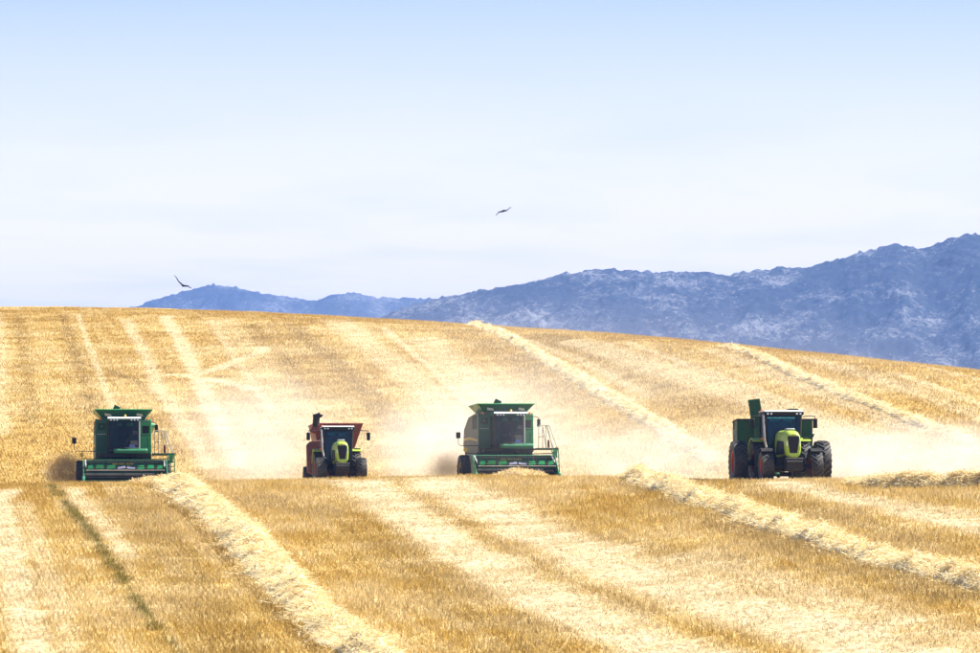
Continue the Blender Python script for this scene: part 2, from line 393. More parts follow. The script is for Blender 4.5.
DARK = [
    ([(-48.6, 618), (-40.3, 528), (-32.6, 446), (-28, 396)], .55, .75),
    ([(-53.7, 619), (-43.6, 511), (-35.4, 420)], .7, .5),
    ([(-21.5, 584.5), (-15, 512), (-9.9, 447), (-6.7, 402)], 1.1, .8),
    ([(-25.8, 585), (-18.5, 503.5), (-14.6, 440.5)], .9, .7),
    ([(-23.6, 585), (-16.8, 508), (-12.2, 444)], 1.0, .35),
    ([(-38.6, 510), (-34.6, 496), (-30.4, 473.5), (-26.6, 446)], .5, .9),
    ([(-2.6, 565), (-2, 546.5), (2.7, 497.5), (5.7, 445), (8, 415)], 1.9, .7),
    ([(4.0, 545), (10, 487), (13.8, 430), (16.6, 385)], 2.3, .75),
    ([(14.5, 477.5), (16.9, 439), (18.8, 408), (20, 389)], .7, .6),
    ([(20.5, 452), (22.7, 416), (25, 382), (28.3, 335)], .9, .75),  # darkened strip: shade beside the far windrow painted into the stubble
    ([(27.5, 425), (30.2, 392), (33, 345)], 1.5, .5),
    ([(-43, 560), (-36, 480), (-30, 415)], 1.4, .25),
    # near slope
    ([(-20.5, 300), (-16.0, 262), (-12.4, 228), (-8.6, 190)], 1.3, .55),
    ([(-14.3, 281), (-10.7, 248), (-8.0, 222), (-5.2, 194)], .35, .5),
    ([(-18.9, 302), (-14.3, 267), (-10.0, 226.5), (-7.4, 205), (-5.6, 192)], .35, .95),  # shaded left edge of the left windrow, painted into the stubble colour
    ([(-13.0, 288), (-6.0, 268), (-3.4, 240), (.5, 205), (2.5, 186)], 1.7, .45),
    ([(-4.4, 290), (-.2, 254), (3.2, 226), (6.2, 204)], .45, .45),
    ([(7.3, 288), (10.4, 252), (13.4, 220), (16.8, 194)], 1.2, .62),  # darker stubble with the right windrow's shade painted in
    ([(10.6, 287), (14.5, 250), (18.6, 214)], .9, .45),
    ([(4.2, 250), (7.6, 235), (10.2, 222)], .9, .45),
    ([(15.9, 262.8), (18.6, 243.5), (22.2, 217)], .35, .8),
]
GREEN = [([(-24.6, 304), (-23.54, 296), (-19.4, 264), (-15.5, 231), (-12.9, 209), (-10.7, 193), (-9, 180)], .17, .6)]
def line_dist(x, y, pts):
    best = np.full(x.shape, 1e9)
    for (ax, ay), (bx, by) in zip(pts, pts[1:]):
        dx, dy = bx - ax, by - ay; q = dx * dx + dy * dy
        t = np.clip(((x - ax) * dx + (y - ay) * dy) / q, 0, 1)
        best = np.minimum(best, np.hypot(x - ax - t * dx, y - ay - t * dy))
    return best
def masks(x, y):
    wob = (fbm(x * .5, y * .2, 3, 5) - .5) * .9
    out = []
    for lst, rag in ((PALE, 1.0), (DARK, .9), (GREEN, .5)):
        m = np.zeros(x.shape)
        for pts, w, st in lst:
            ys = [p[1] for p in pts]; sel = (y > min(ys) - 6) & (y < max(ys) + 6)
            if not sel.any(): continue
            d = line_dist(x[sel] + wob[sel] * rag * min(w, 1.0), y[sel], pts)
            k = np.clip(1.65 - d / w * 1.15, 0, 1) * st
            m[sel] = np.maximum(m[sel], k)
        out.append(m)
    return out
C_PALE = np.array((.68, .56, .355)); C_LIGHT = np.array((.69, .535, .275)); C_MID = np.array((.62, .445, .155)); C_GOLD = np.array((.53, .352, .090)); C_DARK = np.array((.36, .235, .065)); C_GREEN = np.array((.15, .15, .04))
def field_tint(x, y):
    """colour of the stubble and chaff at a spot, and how trodden it is"""
    pale, dark, green = masks(x, y)
    s = x - ROWDIR * (y - 300)
    big = fbm(x * .07 + 3, y * .045, 4, 21); mid = fbm(x * .33, y * .16, 4, 33); streak = .5 * fbm(s * 1.1, y * .03, 3, 44) + .5 * fbm(s * 2.6, y * .05, 2, 46); fine = fbm(x * 1.6, y * 1.1, 3, 55)
    f = np.clip((big - .5) * 2.6 + (mid - .5) * 1.5 + (streak - .5) * 2.2 + .62, 0, 1)
    patch = np.clip((fbm(x * .12 + 9, y * .07, 3, 71) - .53) * 5, 0, 1) * np.clip((mid - .38) * 4, 0, 1)
    f = f * (1 - .55 * patch) - .24 * np.clip((y - 325) / 40, 0, 1)
    f = np.clip(f + (fine - .5) * .7, 0, 1)[..., None]
    c = C_GOLD + (C_MID - C_GOLD) * np.clip(f * 2, 0, 1); c = c + (C_LIGHT - c) * np.clip(f * 2 - 1, 0, 1) * .85
    brk = np.clip(.35 + 1.5 * (mid - .25) + (fine - .5), .15, 1)
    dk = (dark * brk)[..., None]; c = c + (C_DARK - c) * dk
    pl = (pale * np.clip(.75 + 1.2 * (fine - .3), .55, 1))[..., None]; c = c + (C_PALE - c) * pl
    g = (green * np.clip(2.4 * (mid - .28) + (fine - .5) * 1.4, .1, 1))[..., None]; c = c + (C_GREEN - c) * g
    return c, pale, green

xs = np.concatenate([-np.geomspace(16000, 70, 34), np.arange(-66, 66.01, .42), np.geomspace(70, 16000, 34)])
ys = np.concatenate([np.linspace(-16000, -200, 12), np.linspace(-150, 130, 15), np.linspace(136, 160, 5), np.arange(162, 344, .42), np.arange(344.4, 660, .85), np.geomspace(664, 16000, 46)])
gx, gy = np.meshgrid(xs, ys)
gz = ground_z(gx, gy)
tint, pale, green = field_tint(gx, gy)
rough = (fbm(gx * 1.3, gy * 1.3, 3, 81) - .5) * .10 + (fbm(gx * .25, gy * .25, 2, 82) - .5) * .12
inner = (np.abs(gx) < 80) & (gy > 150) & (gy < 670)
gz = gz + np.where(inner, rough, 0)
me = fast_mesh('ground', np.stack([gx, gy, gz], -1).reshape(-1, 3), grid_faces(len(xs), len(ys)), 'field')
ca = me.color_attributes.new('tint', 'FLOAT_COLOR', 'POINT')
ca.data.foreach_set('color', np.concatenate([tint, np.ones(tint.shape[:2] + (1,))], -1).astype(np.float32).ravel())
ground = mesh_obj('ground', me); tag(ground, 'rolling harvested grain field of golden stubble rising to a far crest', 'field', kind='structure')

# ---------------------------------------------------------------- mountains
def mountain(name, label, mat, dist, prof, depth, back, amp, nx, ny, seed):
    px = np.array([p[0] for p in prof], float); pz = np.array([p[1] for p in prof], float)
    x = np.linspace(px[0], px[-1], nx)
    ridge = np.interp(x, px, pz)
    k = np.hanning(9); k /= k.sum(); ridge = np.convolve(np.pad(ridge, 4, mode='edge'), k, 'valid')
    v = np.linspace(-1, 1, ny); v = np.sign(v) * np.abs(v) ** 1.25
    X, V = np.meshgrid(x, v); RZ = np.broadcast_to(ridge, X.shape)
    Y = dist + np.where(V < 0, V * depth, V * back) + (fbm(X / 300, X * 0 + 3, 3, seed + 9) - .5) * depth * .25
    base = -40.0
    fall = np.where(V < 0, (1 + V), (1 - V)); shape = fall ** .95
    Z = base + (RZ - base) * shape
    rg = 1 - np.abs(2 * fbm(X / 80, Y / 110, 6, seed, .56) - 1)
    rg2 = fbm(X / 22, Y / 22, 4, seed + 3, .6) - .5
    env = np.clip(np.abs(V) * 5, 0.0, 1) * np.clip(fall * 4, 0, 1)
    Z = Z + ((rg - .78) * amp * 2.2) * env + rg2 * amp * (.42 + .2 * env) * np.clip(fall * 5, 0, 1) + (fbm(X / 6, Y / 6, 2, seed + 7) - .5) * amp * .38 * np.clip(fall * 5, 0, 1)
    rock = np.clip(fbm(X / 9, Y / 9, 3, seed + 5, .6) - .58, 0, 1) * amp * .9
    Z = Z + rock * np.clip(fall * 5, 0, 1)
    me = fast_mesh(name, np.stack([X, Y, Z], -1).reshape(-1, 3), grid_faces(nx, ny), mat)
    o = mesh_obj(name, me); tag(o, label, 'mountain', kind='structure'); return o
mountain('rocky_mountain_range', 'long rocky blue mountain range rising to the right behind the field', 'rocky_mountain', 6000, MAIN_PROF, 640, 900, 12, 620, 270, 3)
mountain('far_mountain', 'distant low smooth blue mountain on the left behind the field', 'far_mountain', 8500, FAR_PROF, 700, 1000, 15, 300, 100, 40)
# ---------------------------------------------------------------- straw windrows
def resample(pts, step):
    pts = np.array(pts, float); seg = np.hypot(*np.diff(pts, axis=0).T); s = np.concatenate([[0], np.cumsum(seg)])
    t = np.arange(0, s[-1], step); k = np.stack([np.interp(t, s, pts[:, i]) for i in (0, 1)], -1)
    for _ in range(12): k[1:-1] = (k[:-2] + k[2:] + 2 * k[1:-1]) / 4
    return k
def strands(P, D, Nrm, length, width, col):
    """flat thin stalks: centre P, direction D, side vector from Nrm"""
    n = len(P); side = np.cross(D, Nrm); side /= np.linalg.norm(side, axis=1, keepdims=True) + 1e-9
    a = P - D * length[:, None] / 2; b = P + D * length[:, None] / 2; w = side * width[:, None] / 2
    v = np.stack([a - w, a + w, b + w, b - w], 1).reshape(-1, 3)
    f = np.arange(4 * n).reshape(-1, 4)
    return v, f, np.repeat(col, 4, axis=0)
def windrow(label, pts, half, height, nstrand, seed, swid=.020, slen=.68):
    r = np.random.default_rng(seed)
    c = resample(pts, .3); tg = np.gradient(c, axis=0); tg /= np.linalg.norm(tg, axis=1, keepdims=True)
    nr = np.stack([tg[:, 1], -tg[:, 0]], -1)
    m = 13; u = np.linspace(-1, 1, m); n = len(c)
    t = np.arange(n) * .3
    wv = half * (.85 + .9 * (fbm(t * .45, t * 0 + seed, 3, seed) - .4)); hv = height * (.15 + 1.7 * fbm(t * .7, t * 0 + seed + 5, 4, seed + 1))
    taper = np.clip(np.minimum(t, t[::-1]) / 5.0, .12, 1); hv = hv * taper
    X = c[:, None, 0] + nr[:, None, 0] * u[None] * wv[:, None]; Y = c[:, None, 1] + nr[:, None, 1] * u[None] * wv[:, None]
    prof = np.clip(1 - np.abs(u) ** 2.2, 0, 1)[None]
    lump = .2 + 1.6 * fbm(X * 1.5, Y * 1.1, 4, seed + 2, .6)
    Z = ground_z(X, Y) - .08 + prof * hv[:, None] * lump + np.where(prof > .02, .06, 0)
    V = np.stack([X, Y, Z], -1)
    root = mesh_obj('straw_windrow', fast_mesh('straw_windrow', V.reshape(-1, 3), grid_faces(m, n), 'straw_heap'))
    tag(root, label, 'straw windrow', 'straw windrows left on the field')
    i = r.integers(0, n - 1, nstrand); uu = np.clip(r.normal(0, .52, nstrand), -1.25, 1.25)
    hz = np.clip(1 - np.abs(uu) ** 2.2, 0, 1) * hv[i]
    x = c[i, 0] + nr[i, 0] * uu * wv[i] + r.normal(0, .1, nstrand); y = c[i, 1] + nr[i, 1] * uu * wv[i] + r.normal(0, .15, nstrand)
    lz = .2 + 1.6 * fbm(x * 1.5, y * 1.1, 4, seed + 2, .6)
    z = ground_z(x, y) + .02 + hz * lz + r.uniform(0, .07, nstrand)
    a = r.normal(0, .9, nstrand) + math.atan2(-1, .12); el = r.normal(.05, .28, nstrand)
    D = np.stack([np.cos(a) * np.cos(el), np.sin(a) * np.cos(el), np.sin(el)], -1)
    Nr = np.stack([r.normal(0, .5, nstrand), r.normal(-.5, .5, nstrand), np.ones(nstrand)], -1)
    b = r.uniform(.78, 1.1, nstrand)[:, None]; base = np.where(r.random(nstrand)[:, None] < .3, np.array([[.78, .58, .26]]), np.array([[.93, .82, .55]]))
    v, f, col = strands(np.stack([x, y, z], -1), D, Nr, r.uniform(.5, 1.3, nstrand) * slen, r.uniform(.6, 1.4, nstrand) * swid, np.clip(base * b, 0, .95))
    me = fast_mesh('loose_straw', v, f, 'loose_straw', False)
    ca = me.color_attributes.new('tint', 'FLOAT_COLOR', 'POINT'); ca.data.foreach_set('color', np.concatenate([col, np.ones((len(col), 1))], -1).astype(np.float32).ravel())
    o = mesh_obj('loose_straw', me, root); tag(o, kind='stuff')
    return root
windrow('broad pale straw windrow running from the left combine down to the bottom edge',
        [(-18.3, 311), (-17.1, 300), (-12.75, 267), (-8.5, 226.5), (-6.05, 206), (-4.0, 191.5), (-2.5, 178)], 1.25, .38, 26000, 1)
windrow('pale straw windrow running from left of the large tractor down to the right edge',
        [(7.2, 296), (8.4, 285.5), (11.6, 253), (14.7, 222.5), (18.1, 198.5), (20.5, 182)], .95, .36, 18000, 2)
windrow('short straw windrow on the near crest at the right edge, with a dark shaded foot',
        [(17.7, 265), (18.6, 262.5), (19.9, 259.5), (21.4, 257), (23.5, 254), (27, 250)], .75, .42, 8000, 3)
windrow('bright straw windrow crossing the far slope above the middle combine',
        [(-2.2, 590), (-.5, 571.5), (2.9, 526), (6.1, 476), (9.9, 413), (12.7, 365), (14, 340)], .75, .28, 9000, 4, .04, .8)
windrow('thin straw windrow crossing the far slope above the large tractor',
        [(20.5, 475), (22, 452.5), (23.7, 416), (26, 382), (29.5, 334.5)], .58, .24, 6000, 5, .035, .75)
# a low heap of cut straw pushed up in front of the middle combine
def heap(label, cx, cy, rx, ry, h, n, seed):
    r = np.random.default_rng(seed)
    gx_, gy_ = np.meshgrid(np.linspace(-1, 1, 25), np.linspace(-1, 1, 17))
    q = np.clip(1 - (gx_ ** 2 + gy_ ** 2), 0, 1); X = cx + gx_ * rx; Y = cy + gy_ * ry
    hh = lambda x, y: np.clip(1 - ((x - cx) / rx) ** 2 - ((y - cy) / ry) ** 2, 0, 1) ** .8 * h * (.5 + fbm(x * 1.4, y * 1.4, 3, seed))
    Z = ground_z(X, Y) - .06 + hh(X, Y)
    root = mesh_obj('straw_heap', fast_mesh('straw_heap', np.stack([X, Y, Z], -1).reshape(-1, 3), grid_faces(25, 17), 'straw_heap')); tag(root, label, 'straw heap')
    a = r.uniform(0, 2 * math.pi, n); q = np.sqrt(r.random(n)) * 1.02; x = cx + np.cos(a) * q * rx; y = cy + np.sin(a) * q * ry
    z = ground_z(x, y) + hh(x, y) + r.uniform(-.02, .08, n); a = r.uniform(0, 6.28, n); el = r.normal(.1, .35, n)
    D = np.stack([np.cos(a) * np.cos(el), np.sin(a) * np.cos(el), np.sin(el)], -1)
    Nr = np.stack([r.normal(0, .5, n), r.normal(-.5, .5, n), np.ones(n)], -1)
    col = np.array([[.84, .67, .38]]) * r.uniform(.65, 1.1, n)[:, None]
    v, f, col = strands(np.stack([x, y, z], -1), D, Nr, r.uniform(.2, .5, n), r.uniform(.02, .035, n), col)
    me = fast_mesh('loose_straw', v, f, 'loose_straw', False)
    ca = me.color_attributes.new('tint', 'FLOAT_COLOR', 'POINT'); ca.data.foreach_set('color', np.concatenate([col, np.ones((len(col), 1))], -1).astype(np.float32).ravel())
    tag(mesh_obj('loose_straw', me, root), kind='stuff')
heap('low heap of cut straw lying in front of the middle combine header', 1.75, 306.5, 1.6, 2.2, .50, 1500, 61)
heap('low heap of cut straw lying in front of the left combine header', -18.6, 306.5, 2.0, 2.0, .34, 1300, 62)

# ---------------------------------------------------------------- stubble and weeds (nobody could count it)
weed_col = bpy.data.collections.new('weed_clumps')
def clump(name, n, hmin, hmax, wid, spread, lean, seed, col, rows=True, mat='stubble_stalk'):
    r = np.random.default_rng(seed)
    x = r.uniform(-spread, spread, n); y = r.uniform(-spread, spread, n)
    if rows: x = np.round(x / .2) * .2 + r.normal(0, .035, n)
    h = r.uniform(hmin, hmax, n); w = wid * r.uniform(.7, 1.4, n)
    a = r.uniform(0, math.pi, n); lx = r.normal(0, lean, n) * h; ly = r.normal(0, lean, n) * h
    dx = np.cos(a) * w / 2; dy = np.sin(a) * w / 2 * .6
    v = np.stack([np.stack([x - dx, y - dy, x * 0 - .06], -1), np.stack([x + dx, y + dy, x * 0 - .06], -1),
                  np.stack([x + dx * .7 + lx, y + dy * .7 + ly, h], -1), np.stack([x - dx * .7 + lx, y - dy * .7 + ly, h], -1)], 1).reshape(-1, 3)
    # short bits of straw lying between the stalks
    k = n // 4; px, py = r.uniform(-spread, spread, (2, k)); an = r.uniform(0, 6.28, k); ln = r.uniform(.1, .28, k); ww = wid * .8
    cz = r.uniform(.03, hmin * .9, k)
    e = np.stack([np.cos(an), np.sin(an), r.normal(0, .2, k)], -1); sd = np.stack([-np.sin(an), np.cos(an), 0 * an], -1) * ww / 2; P = np.stack([px, py, cz], -1)
    v2 = np.stack([P - e * ln[:, None] / 2 - sd, P - e * ln[:, None] / 2 + sd, P + e * ln[:, None] / 2 + sd, P + e * ln[:, None] / 2 - sd], 1).reshape(-1, 3)
    V = np.concatenate([v, v2]); f = np.arange(len(V)).reshape(-1, 4)
    me = fast_mesh(name, V, f, mat, False)
    vary = np.repeat(np.concatenate([np.clip(r.normal(.5, .28, n), 0, 1), np.clip(r.normal(.8, .2, k), 0, 1)]), 4)
    ca = me.color_attributes.new('vary', 'FLOAT_COLOR', 'POINT'); ca.data.foreach_set('color', np.stack([vary] * 3 + [vary * 0 + 1], -1).astype(np.float32).ravel())
    col.objects.link(bpy.data.objects.new(name, me))
for i in range(4): clump('weed_clump', 22, .06, .30, .035, .26, .5, 300 + i, weed_col, False)
def scatter(name, label, cat, x, y, scl, col, coll):
    n = len(x); me = bpy.data.meshes.new(name); me.vertices.add(n)
    me.vertices.foreach_set('co', np.stack([x, y, ground_z(x, y)], -1).astype(np.float32).ravel())
    def at(nm, t, d, key='value'): a = me.attributes.new(nm, t, 'POINT'); a.data.foreach_set(key, np.ascontiguousarray(d).ravel())
    at('tint', 'FLOAT_COLOR', np.concatenate([col, np.ones((n, 1))], -1).astype(np.float32), 'color')
    at('scl', 'FLOAT_VECTOR', scl.astype(np.float32), 'vector')
    at('turn', 'FLOAT_VECTOR', np.stack([x * 0, x * 0, R(6.8) + rng.normal(0, .06, n) + math.pi * rng.integers(0, 2, n)], -1).astype(np.float32), 'vector')
    o = mesh_obj(name, me); tag(o, label, cat, kind='stuff')
    g = bpy.data.node_groups.new(name, 'GeometryNodeTree')
    g.interface.new_socket('Geometry', in_out='INPUT', socket_type='NodeSocketGeometry'); g.interface.new_socket('Geometry', in_out='OUTPUT', socket_type='NodeSocketGeometry')
    gi = g.nodes.new('NodeGroupInput'); go = g.nodes.new('NodeGroupOutput')
    ci = g.nodes.new('GeometryNodeCollectionInfo'); ci.inputs[0].default_value = coll; ci.inputs['Separate Children'].default_value = True; ci.inputs['Reset Children'].default_value = True
    ip = g.nodes.new('GeometryNodeInstanceOnPoints'); ip.inputs['Pick Instance'].default_value = True
    def na(nm): a = g.nodes.new('GeometryNodeInputNamedAttribute'); a.data_type = 'FLOAT_VECTOR'; a.inputs[0].default_value = nm; return a.outputs[0]
    er = g.nodes.new('FunctionNodeEulerToRotation'); g.links.new(na('turn'), er.inputs[0])
    g.links.new(gi.outputs[0], ip.inputs['Points']); g.links.new(ci.outputs[0], ip.inputs['Instance'])
    g.links.new(er.outputs[0], ip.inputs['Rotation']); g.links.new(na('scl'), ip.inputs['Scale'])
    g.links.new(ip.outputs[0], go.inputs[0])
    md = o.modifiers.new('scatter', 'NODES'); md.node_group = g
    return o
def in_view(x, y): return np.abs(x) < y * .0925 + 5
wl = [[(-18.3, 311), (-17.1, 300), (-12.75, 267), (-8.5, 226.5), (-6.05, 206), (-4.0, 191.5), (-2.5, 178)], [(7.2, 296), (8.4, 285.5), (11.6, 253), (14.7, 222.5), (18.1, 198.5), (20.5, 182)]]
def stubble(label, n, x0, x1, y0, y1, hmin, hmax, wid, seed):
    """every cut stalk a thin leaning blade in the colour of its own spot, all in one mesh"""
    r = np.random.default_rng(seed)
    x = r.uniform(x0, x1, n); y = y0 + (y1 - y0) * r.random(n)
    s_ = x - ROWDIR * (y - 300); x = x + (np.round(s_ / .22) * .22 - s_) * .5        # drilled rows
    k = in_view(x, y); x, y = x[k], y[k]
    for p in wl: k = line_dist(x, y, p) > .75; x, y = x[k], y[k]
    c, pl, gr = field_tint(x, y); m = len(x)
    c = c * (.54 + .68 * r.beta(2.2, 1.6, (m, 1))) * np.array([[1.0, .985, .93]])
    h = r.uniform(hmin, hmax, m) * (1 - .55 * pl) * (.7 + .65 * fbm(x * .2, y * .12, 3, 91)); w = wid * r.uniform(.6, 1.5, m)
    lie = r.random(m) < .22 + .4 * pl; h = np.where(lie, h * .3, h)
    a = r.uniform(0, math.pi, m); dx = np.cos(a) * w / 2; dy = np.sin(a) * w / 2 * .6
    lx = r.normal(0, .3, m) * np.where(lie, .5, hmax); ly = r.normal(0, .3, m) * np.where(lie, .5, hmax); z = ground_z(x, y)
    v = np.stack([np.stack([x - dx, y - dy, z - .05], -1), np.stack([x + dx, y + dy, z - .05], -1), np.stack([x + lx, y + ly, z + h], -1)], 1).reshape(-1, 3)
    me = fast_mesh('stubble', v, np.arange(3 * m).reshape(-1, 3), 'stubble_blade', False)
    ca = me.color_attributes.new('tint', 'FLOAT_COLOR', 'POINT')
    ca.data.foreach_set('color', np.repeat(np.concatenate([np.clip(c, 0, .97), np.ones((m, 1))], -1), 3, axis=0).astype(np.float32).ravel())
    o = mesh_obj('stubble', me); tag(o, label, 'stubble', kind='stuff')
stubble('cut golden grain stubble covering the near slope', 860000, -36, 36, 164, 322, .10, .27, .050, 501)
stubble('cut golden grain stubble covering the far slope', 700000, -66, 62, 322, 645, .10, .26, .085, 502)
# the green seam of weeds left of the left-hand windrow
p = resample(GREEN[0][0], .16); n = len(p); p = p + rng.normal(0, .17, p.shape)
k = fbm(p[:, 1] * .22, p[:, 0] * 0, 3, 17) > .43; p = p[k]; n = len(p)
col = np.array([[.22, .20, .055]]) * rng.uniform(.6, 1.5, (n, 1)) + np.array([[.12, .07, .0]]) * (rng.random((n, 1)) < .4)
scatter('weeds', 'seam of low green weeds running down the stubble on the left', 'weeds', p[:, 0], p[:, 1], rng.uniform(.25, .8, (n, 1)) * np.ones((1, 3)), col, weed_col)
# ---------------------------------------------------------------- wheels
def wheel_set(R0, W, rim_r, lugs, rim_mat):
    w = W / 2; t = MB()
    half = [(w * .80, rim_r), (w * .97, rim_r + .30 * (R0 - rim_r)), (w, R0 * .84), (w * .93, R0 * .91), (w * .6, R0 * .925)]
    t.lathe_x([(-x, r) for x, r in half] + [(0, R0 * .93)] + [(x, r) for x, r in half[::-1]], 40, closed=True)
    da = 2 * math.pi / lugs
    for s in (-1, 1):
        for k in range(lugs):
            a0 = k * da + (da / 2 if s > 0 else 0); sw = da * 1.15; th = da * .36
            ring = []
            for top in (0, 1):
                for x, a, rr in ((-.06 * w, a0, 1.0), (.55 * w, a0 + sw * .45, 1.0), (1.0 * w, a0 + sw, .955)):
                    for e in (0, 1):
                        r_ = R0 * (rr if top else rr - .085); aa = a + e * th
                        ring.append((s * x, r_ * math.sin(aa), r_ * math.cos(aa)))
            t.add(ring, [(6, 7, 9, 8), (8, 9, 11, 10), (0, 2, 8, 6), (2, 4, 10, 8), (1, 7, 9, 3), (3, 9, 11, 5), (0, 6, 7, 1), (4, 5, 11, 10), (0, 1, 3, 2), (2, 3, 5, 4)])
    tm = t.mesh('tyre', 'tyre_rubber', angle=30)
    rm = MB().lathe_x([(-w * .8, rim_r * .99), (-w * .74, rim_r * .9), (-w * .2, rim_r * .86), (w * .15, rim_r * .80), (w * .22, rim_r * .45), (w * .3, rim_r * .40), (w * .3, rim_r * .1)], 28)
    rm.lathe_x([(w * .8, rim_r * .99), (w * .74, rim_r * .9), (w * .15, rim_r * .82)], 28)
    rm = rm.mesh('rim', rim_mat)
    hb = MB().lathe_x([(-w * .4, .02), (-w * .4, rim_r * .34), (w * .42, rim_r * .34), (w * .5, rim_r * .26), (w * .5, .02)], 20)
    for k in range(8):
        a = k * math.pi / 4; hb.tube([(w * .28, math.cos(a) * rim_r * .38, math.sin(a) * rim_r * .38), (w * .38, math.cos(a) * rim_r * .38, math.sin(a) * rim_r * .38)], .022, 6)
    return tm, rm, hb.mesh('wheel', rim_mat)
def put_wheel(parent, ws, x, y, z, side, spin=0):
    o = mesh_obj('wheel', ws[2], parent, (x, y, z), (0, 0, 0 if side > 0 else math.pi))
    mesh_obj('tyre', ws[0], o, rot=(spin, 0, 0)); mesh_obj('rim', ws[1], o)
    return o
def seat_on_ground(root, x, y, yaw, y_front, y_rear):
    """stand a machine on the field: local -Y is its front; the two axles touch the ground"""
    f = Vector((math.sin(yaw), -math.cos(yaw)))
    a = f * -y_front; b = f * -y_rear
    za = float(ground_z(x + a.x, y + a.y)); zb = float(ground_z(x + b.x, y + b.y))
    fw = Vector((a.x - b.x, a.y - b.y, za - zb)).normalized()
    rt = Vector((math.cos(yaw), math.sin(yaw), 0)); Y = -fw; Z = rt.cross(Y).normalized()
    t = (0 - y_rear) / (y_front - y_rear); z0 = zb + (za - zb) * t
    root.rotation_euler = Matrix((rt, Y, Z)).transposed().to_euler(); root.location = (x, y, z0 - .03)

# ---------------------------------------------------------------- combine harvester
def make_combine():
    T = empty('combine_harvester')
    MB().prism([(.06, 1.55), (.06, 4.25), (3.6, 4.25), (5.3, 3.5), (5.5, 2.1), (4.6, 1.5)], -1.52, 1.52).build('body', 'dark_shaded_green', T, bevel=.03)
    for s in (-1, 1):
        p = MB().prism([(-.02, 2.25), (-.02, 4.28), (1.2, 4.30), (3.6, 4.15), (5.2, 3.5), (5.45, 2.6), (4.8, 2.0), (3.0, 1.65), (.45, 1.72)], 1.525 * s, 1.64 * s).build('side_panel', 'dusty_panel' if s < 0 else 'bright_lit_green', T, bevel=.02)  # left side dusty; right side has sunlight put into its green
        MB().prism([(.15, 2.62), (.15, 2.74), (3.0, 2.98), (5.2, 2.98), (5.2, 2.84), (3.0, 2.84)], 1.644 * s, 1.655 * s).build('yellow_stripe', 'yellow_paint', p)
        g = MB()
        for k in range(9): g.box(min(1.644 * s, 1.67 * s), max(1.644 * s, 1.67 * s), .5, 1.9, 3.42 + k * .085, 3.47 + k * .085)
        g.build('vent_grille', 'black_plastic', p)
        MB().prism([(.35, 3.34), (.35, 4.2), (2.05, 4.2), (2.05, 3.34)], 1.642 * s, 1.6435 * s).build('vent_backing', 'dark_shaded_green', p)
    fl = MB().box(-1.63, -.93, -.10, .05, 2.2, 4.25).build('front_panel', 'dark_shaded_green', T, bevel=.02)  # shaded front panel, its shade put into the green
    MB().box(-1.55, -1.0, -.125, -.103, 3.35, 3.39).build('trim_strip', 'grey_paint', fl)
    for k in range(7): MB().box(-1.56, -1.02, -.118, -.103, 2.42 + k * .115, 2.455 + k * .115).build('louvre', 'louvre_green', fl)
    MB().box(-1.50, -1.08, -.12, -.103, 3.62, 4.02).build('inspection_door', 'louvre_green', fl, bevel=.01)
    MB().box(-1.30, -1.26, -.13, -.121, 3.78, 3.86).build('latch', 'bare_steel', fl)
    for x in (-1.15, -.95, -.55, .35, .75, 1.1): MB().tube([(x, -.9, 2.0), (x + .06, -1.2, 1.72), (x + .02, -1.5, 1.6), (x * .55, -2.3, 1.5)], .028, 6).build('hose', 'black_plastic', T)
    fr = MB().box(.93, 1.63, -.12, .05, 2.25, 4.2).build('front_panel', 'bright_lit_green', T, bevel=.02)  # same green as its neighbour, painted brighter as if lit
    MB().box(1.10, 1.50, -.15, -.123, 3.42, 3.86).build('panel_window', 'black_plastic', fr)
    MB().box(.97, 1.60, -.14, -.123, 3.28, 3.33).build('panel_seam', 'dark_shaded_green', fr)
    MB().tube([(1.42, -.125, 2.65), (1.42, -.19, 2.68), (1.42, -.19, 3.1), (1.42, -.125, 3.13)], .018, 6).build('grab_handle', 'black_plastic', fr)
    # cab
    cab = MB().box(-.88, .88, -1.50, .02, 2.28, 2.44).build('cab_floor', 'black_plastic', T)
    n = 9; xs_ = [-.88 + 1.76 * i / (n - 1) for i in range(n)]
    fy = lambda x: -1.62 + .34 * (x / .88) ** 2
    g = MB()
    g.add([(x, fy(x) + .0, 2.46) for x in xs_] + [(x, fy(x) + .06, 4.06) for x in xs_], [(i, i + 1, n + i + 1, n + i) for i in range(n - 1)])
    ws = g.build('windscreen', 'combine_glass', T)
    MB().tube([(x, fy(x) - .03, 2.46) for x in xs_], .04, 6).build('windscreen_seal', 'black_plastic', ws)
    MB().tube([(.0, fy(0) - .05, 2.5), (.18, fy(.2) - .04, 2.9), (.33, fy(.33) - .03, 3.35)], .016, 6).build('wiper', 'black_plastic', ws)
    for s in (-1, 1):
        MB().add([(.885 * s, -1.28, 2.46), (.885 * s, -.02, 2.46), (.885 * s, -.02, 4.06), (.885 * s, -1.22, 4.06)], [(0, 1, 2, 3)]).build('side_window', 'combine_glass', T)
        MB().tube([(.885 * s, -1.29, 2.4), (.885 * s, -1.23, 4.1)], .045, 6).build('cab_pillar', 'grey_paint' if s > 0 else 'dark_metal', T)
    rf = MB().prism([(-1.75, 4.10), (-1.78, 4.18), (-1.6, 4.27), (.0, 4.30), (.0, 4.07)], -.95, .95).build('cab_roof', 'dark_shaded_green', T, bevel=.03)
    MB().prism([(-1.80, 4.185), (-1.76, 4.235), (-1.60, 4.285), (-1.60, 4.275), (-1.785, 4.19)], -.97, .97).build('roof_edge', 'white_paint', rf)
    for x in (-.78, -.6, -.42, .42, .6, .78):
        MB().tube([(x, -1.79, 4.105), (x, -1.72, 4.105)], .05, 10).build('work_light', 'lamp_lens', rf)
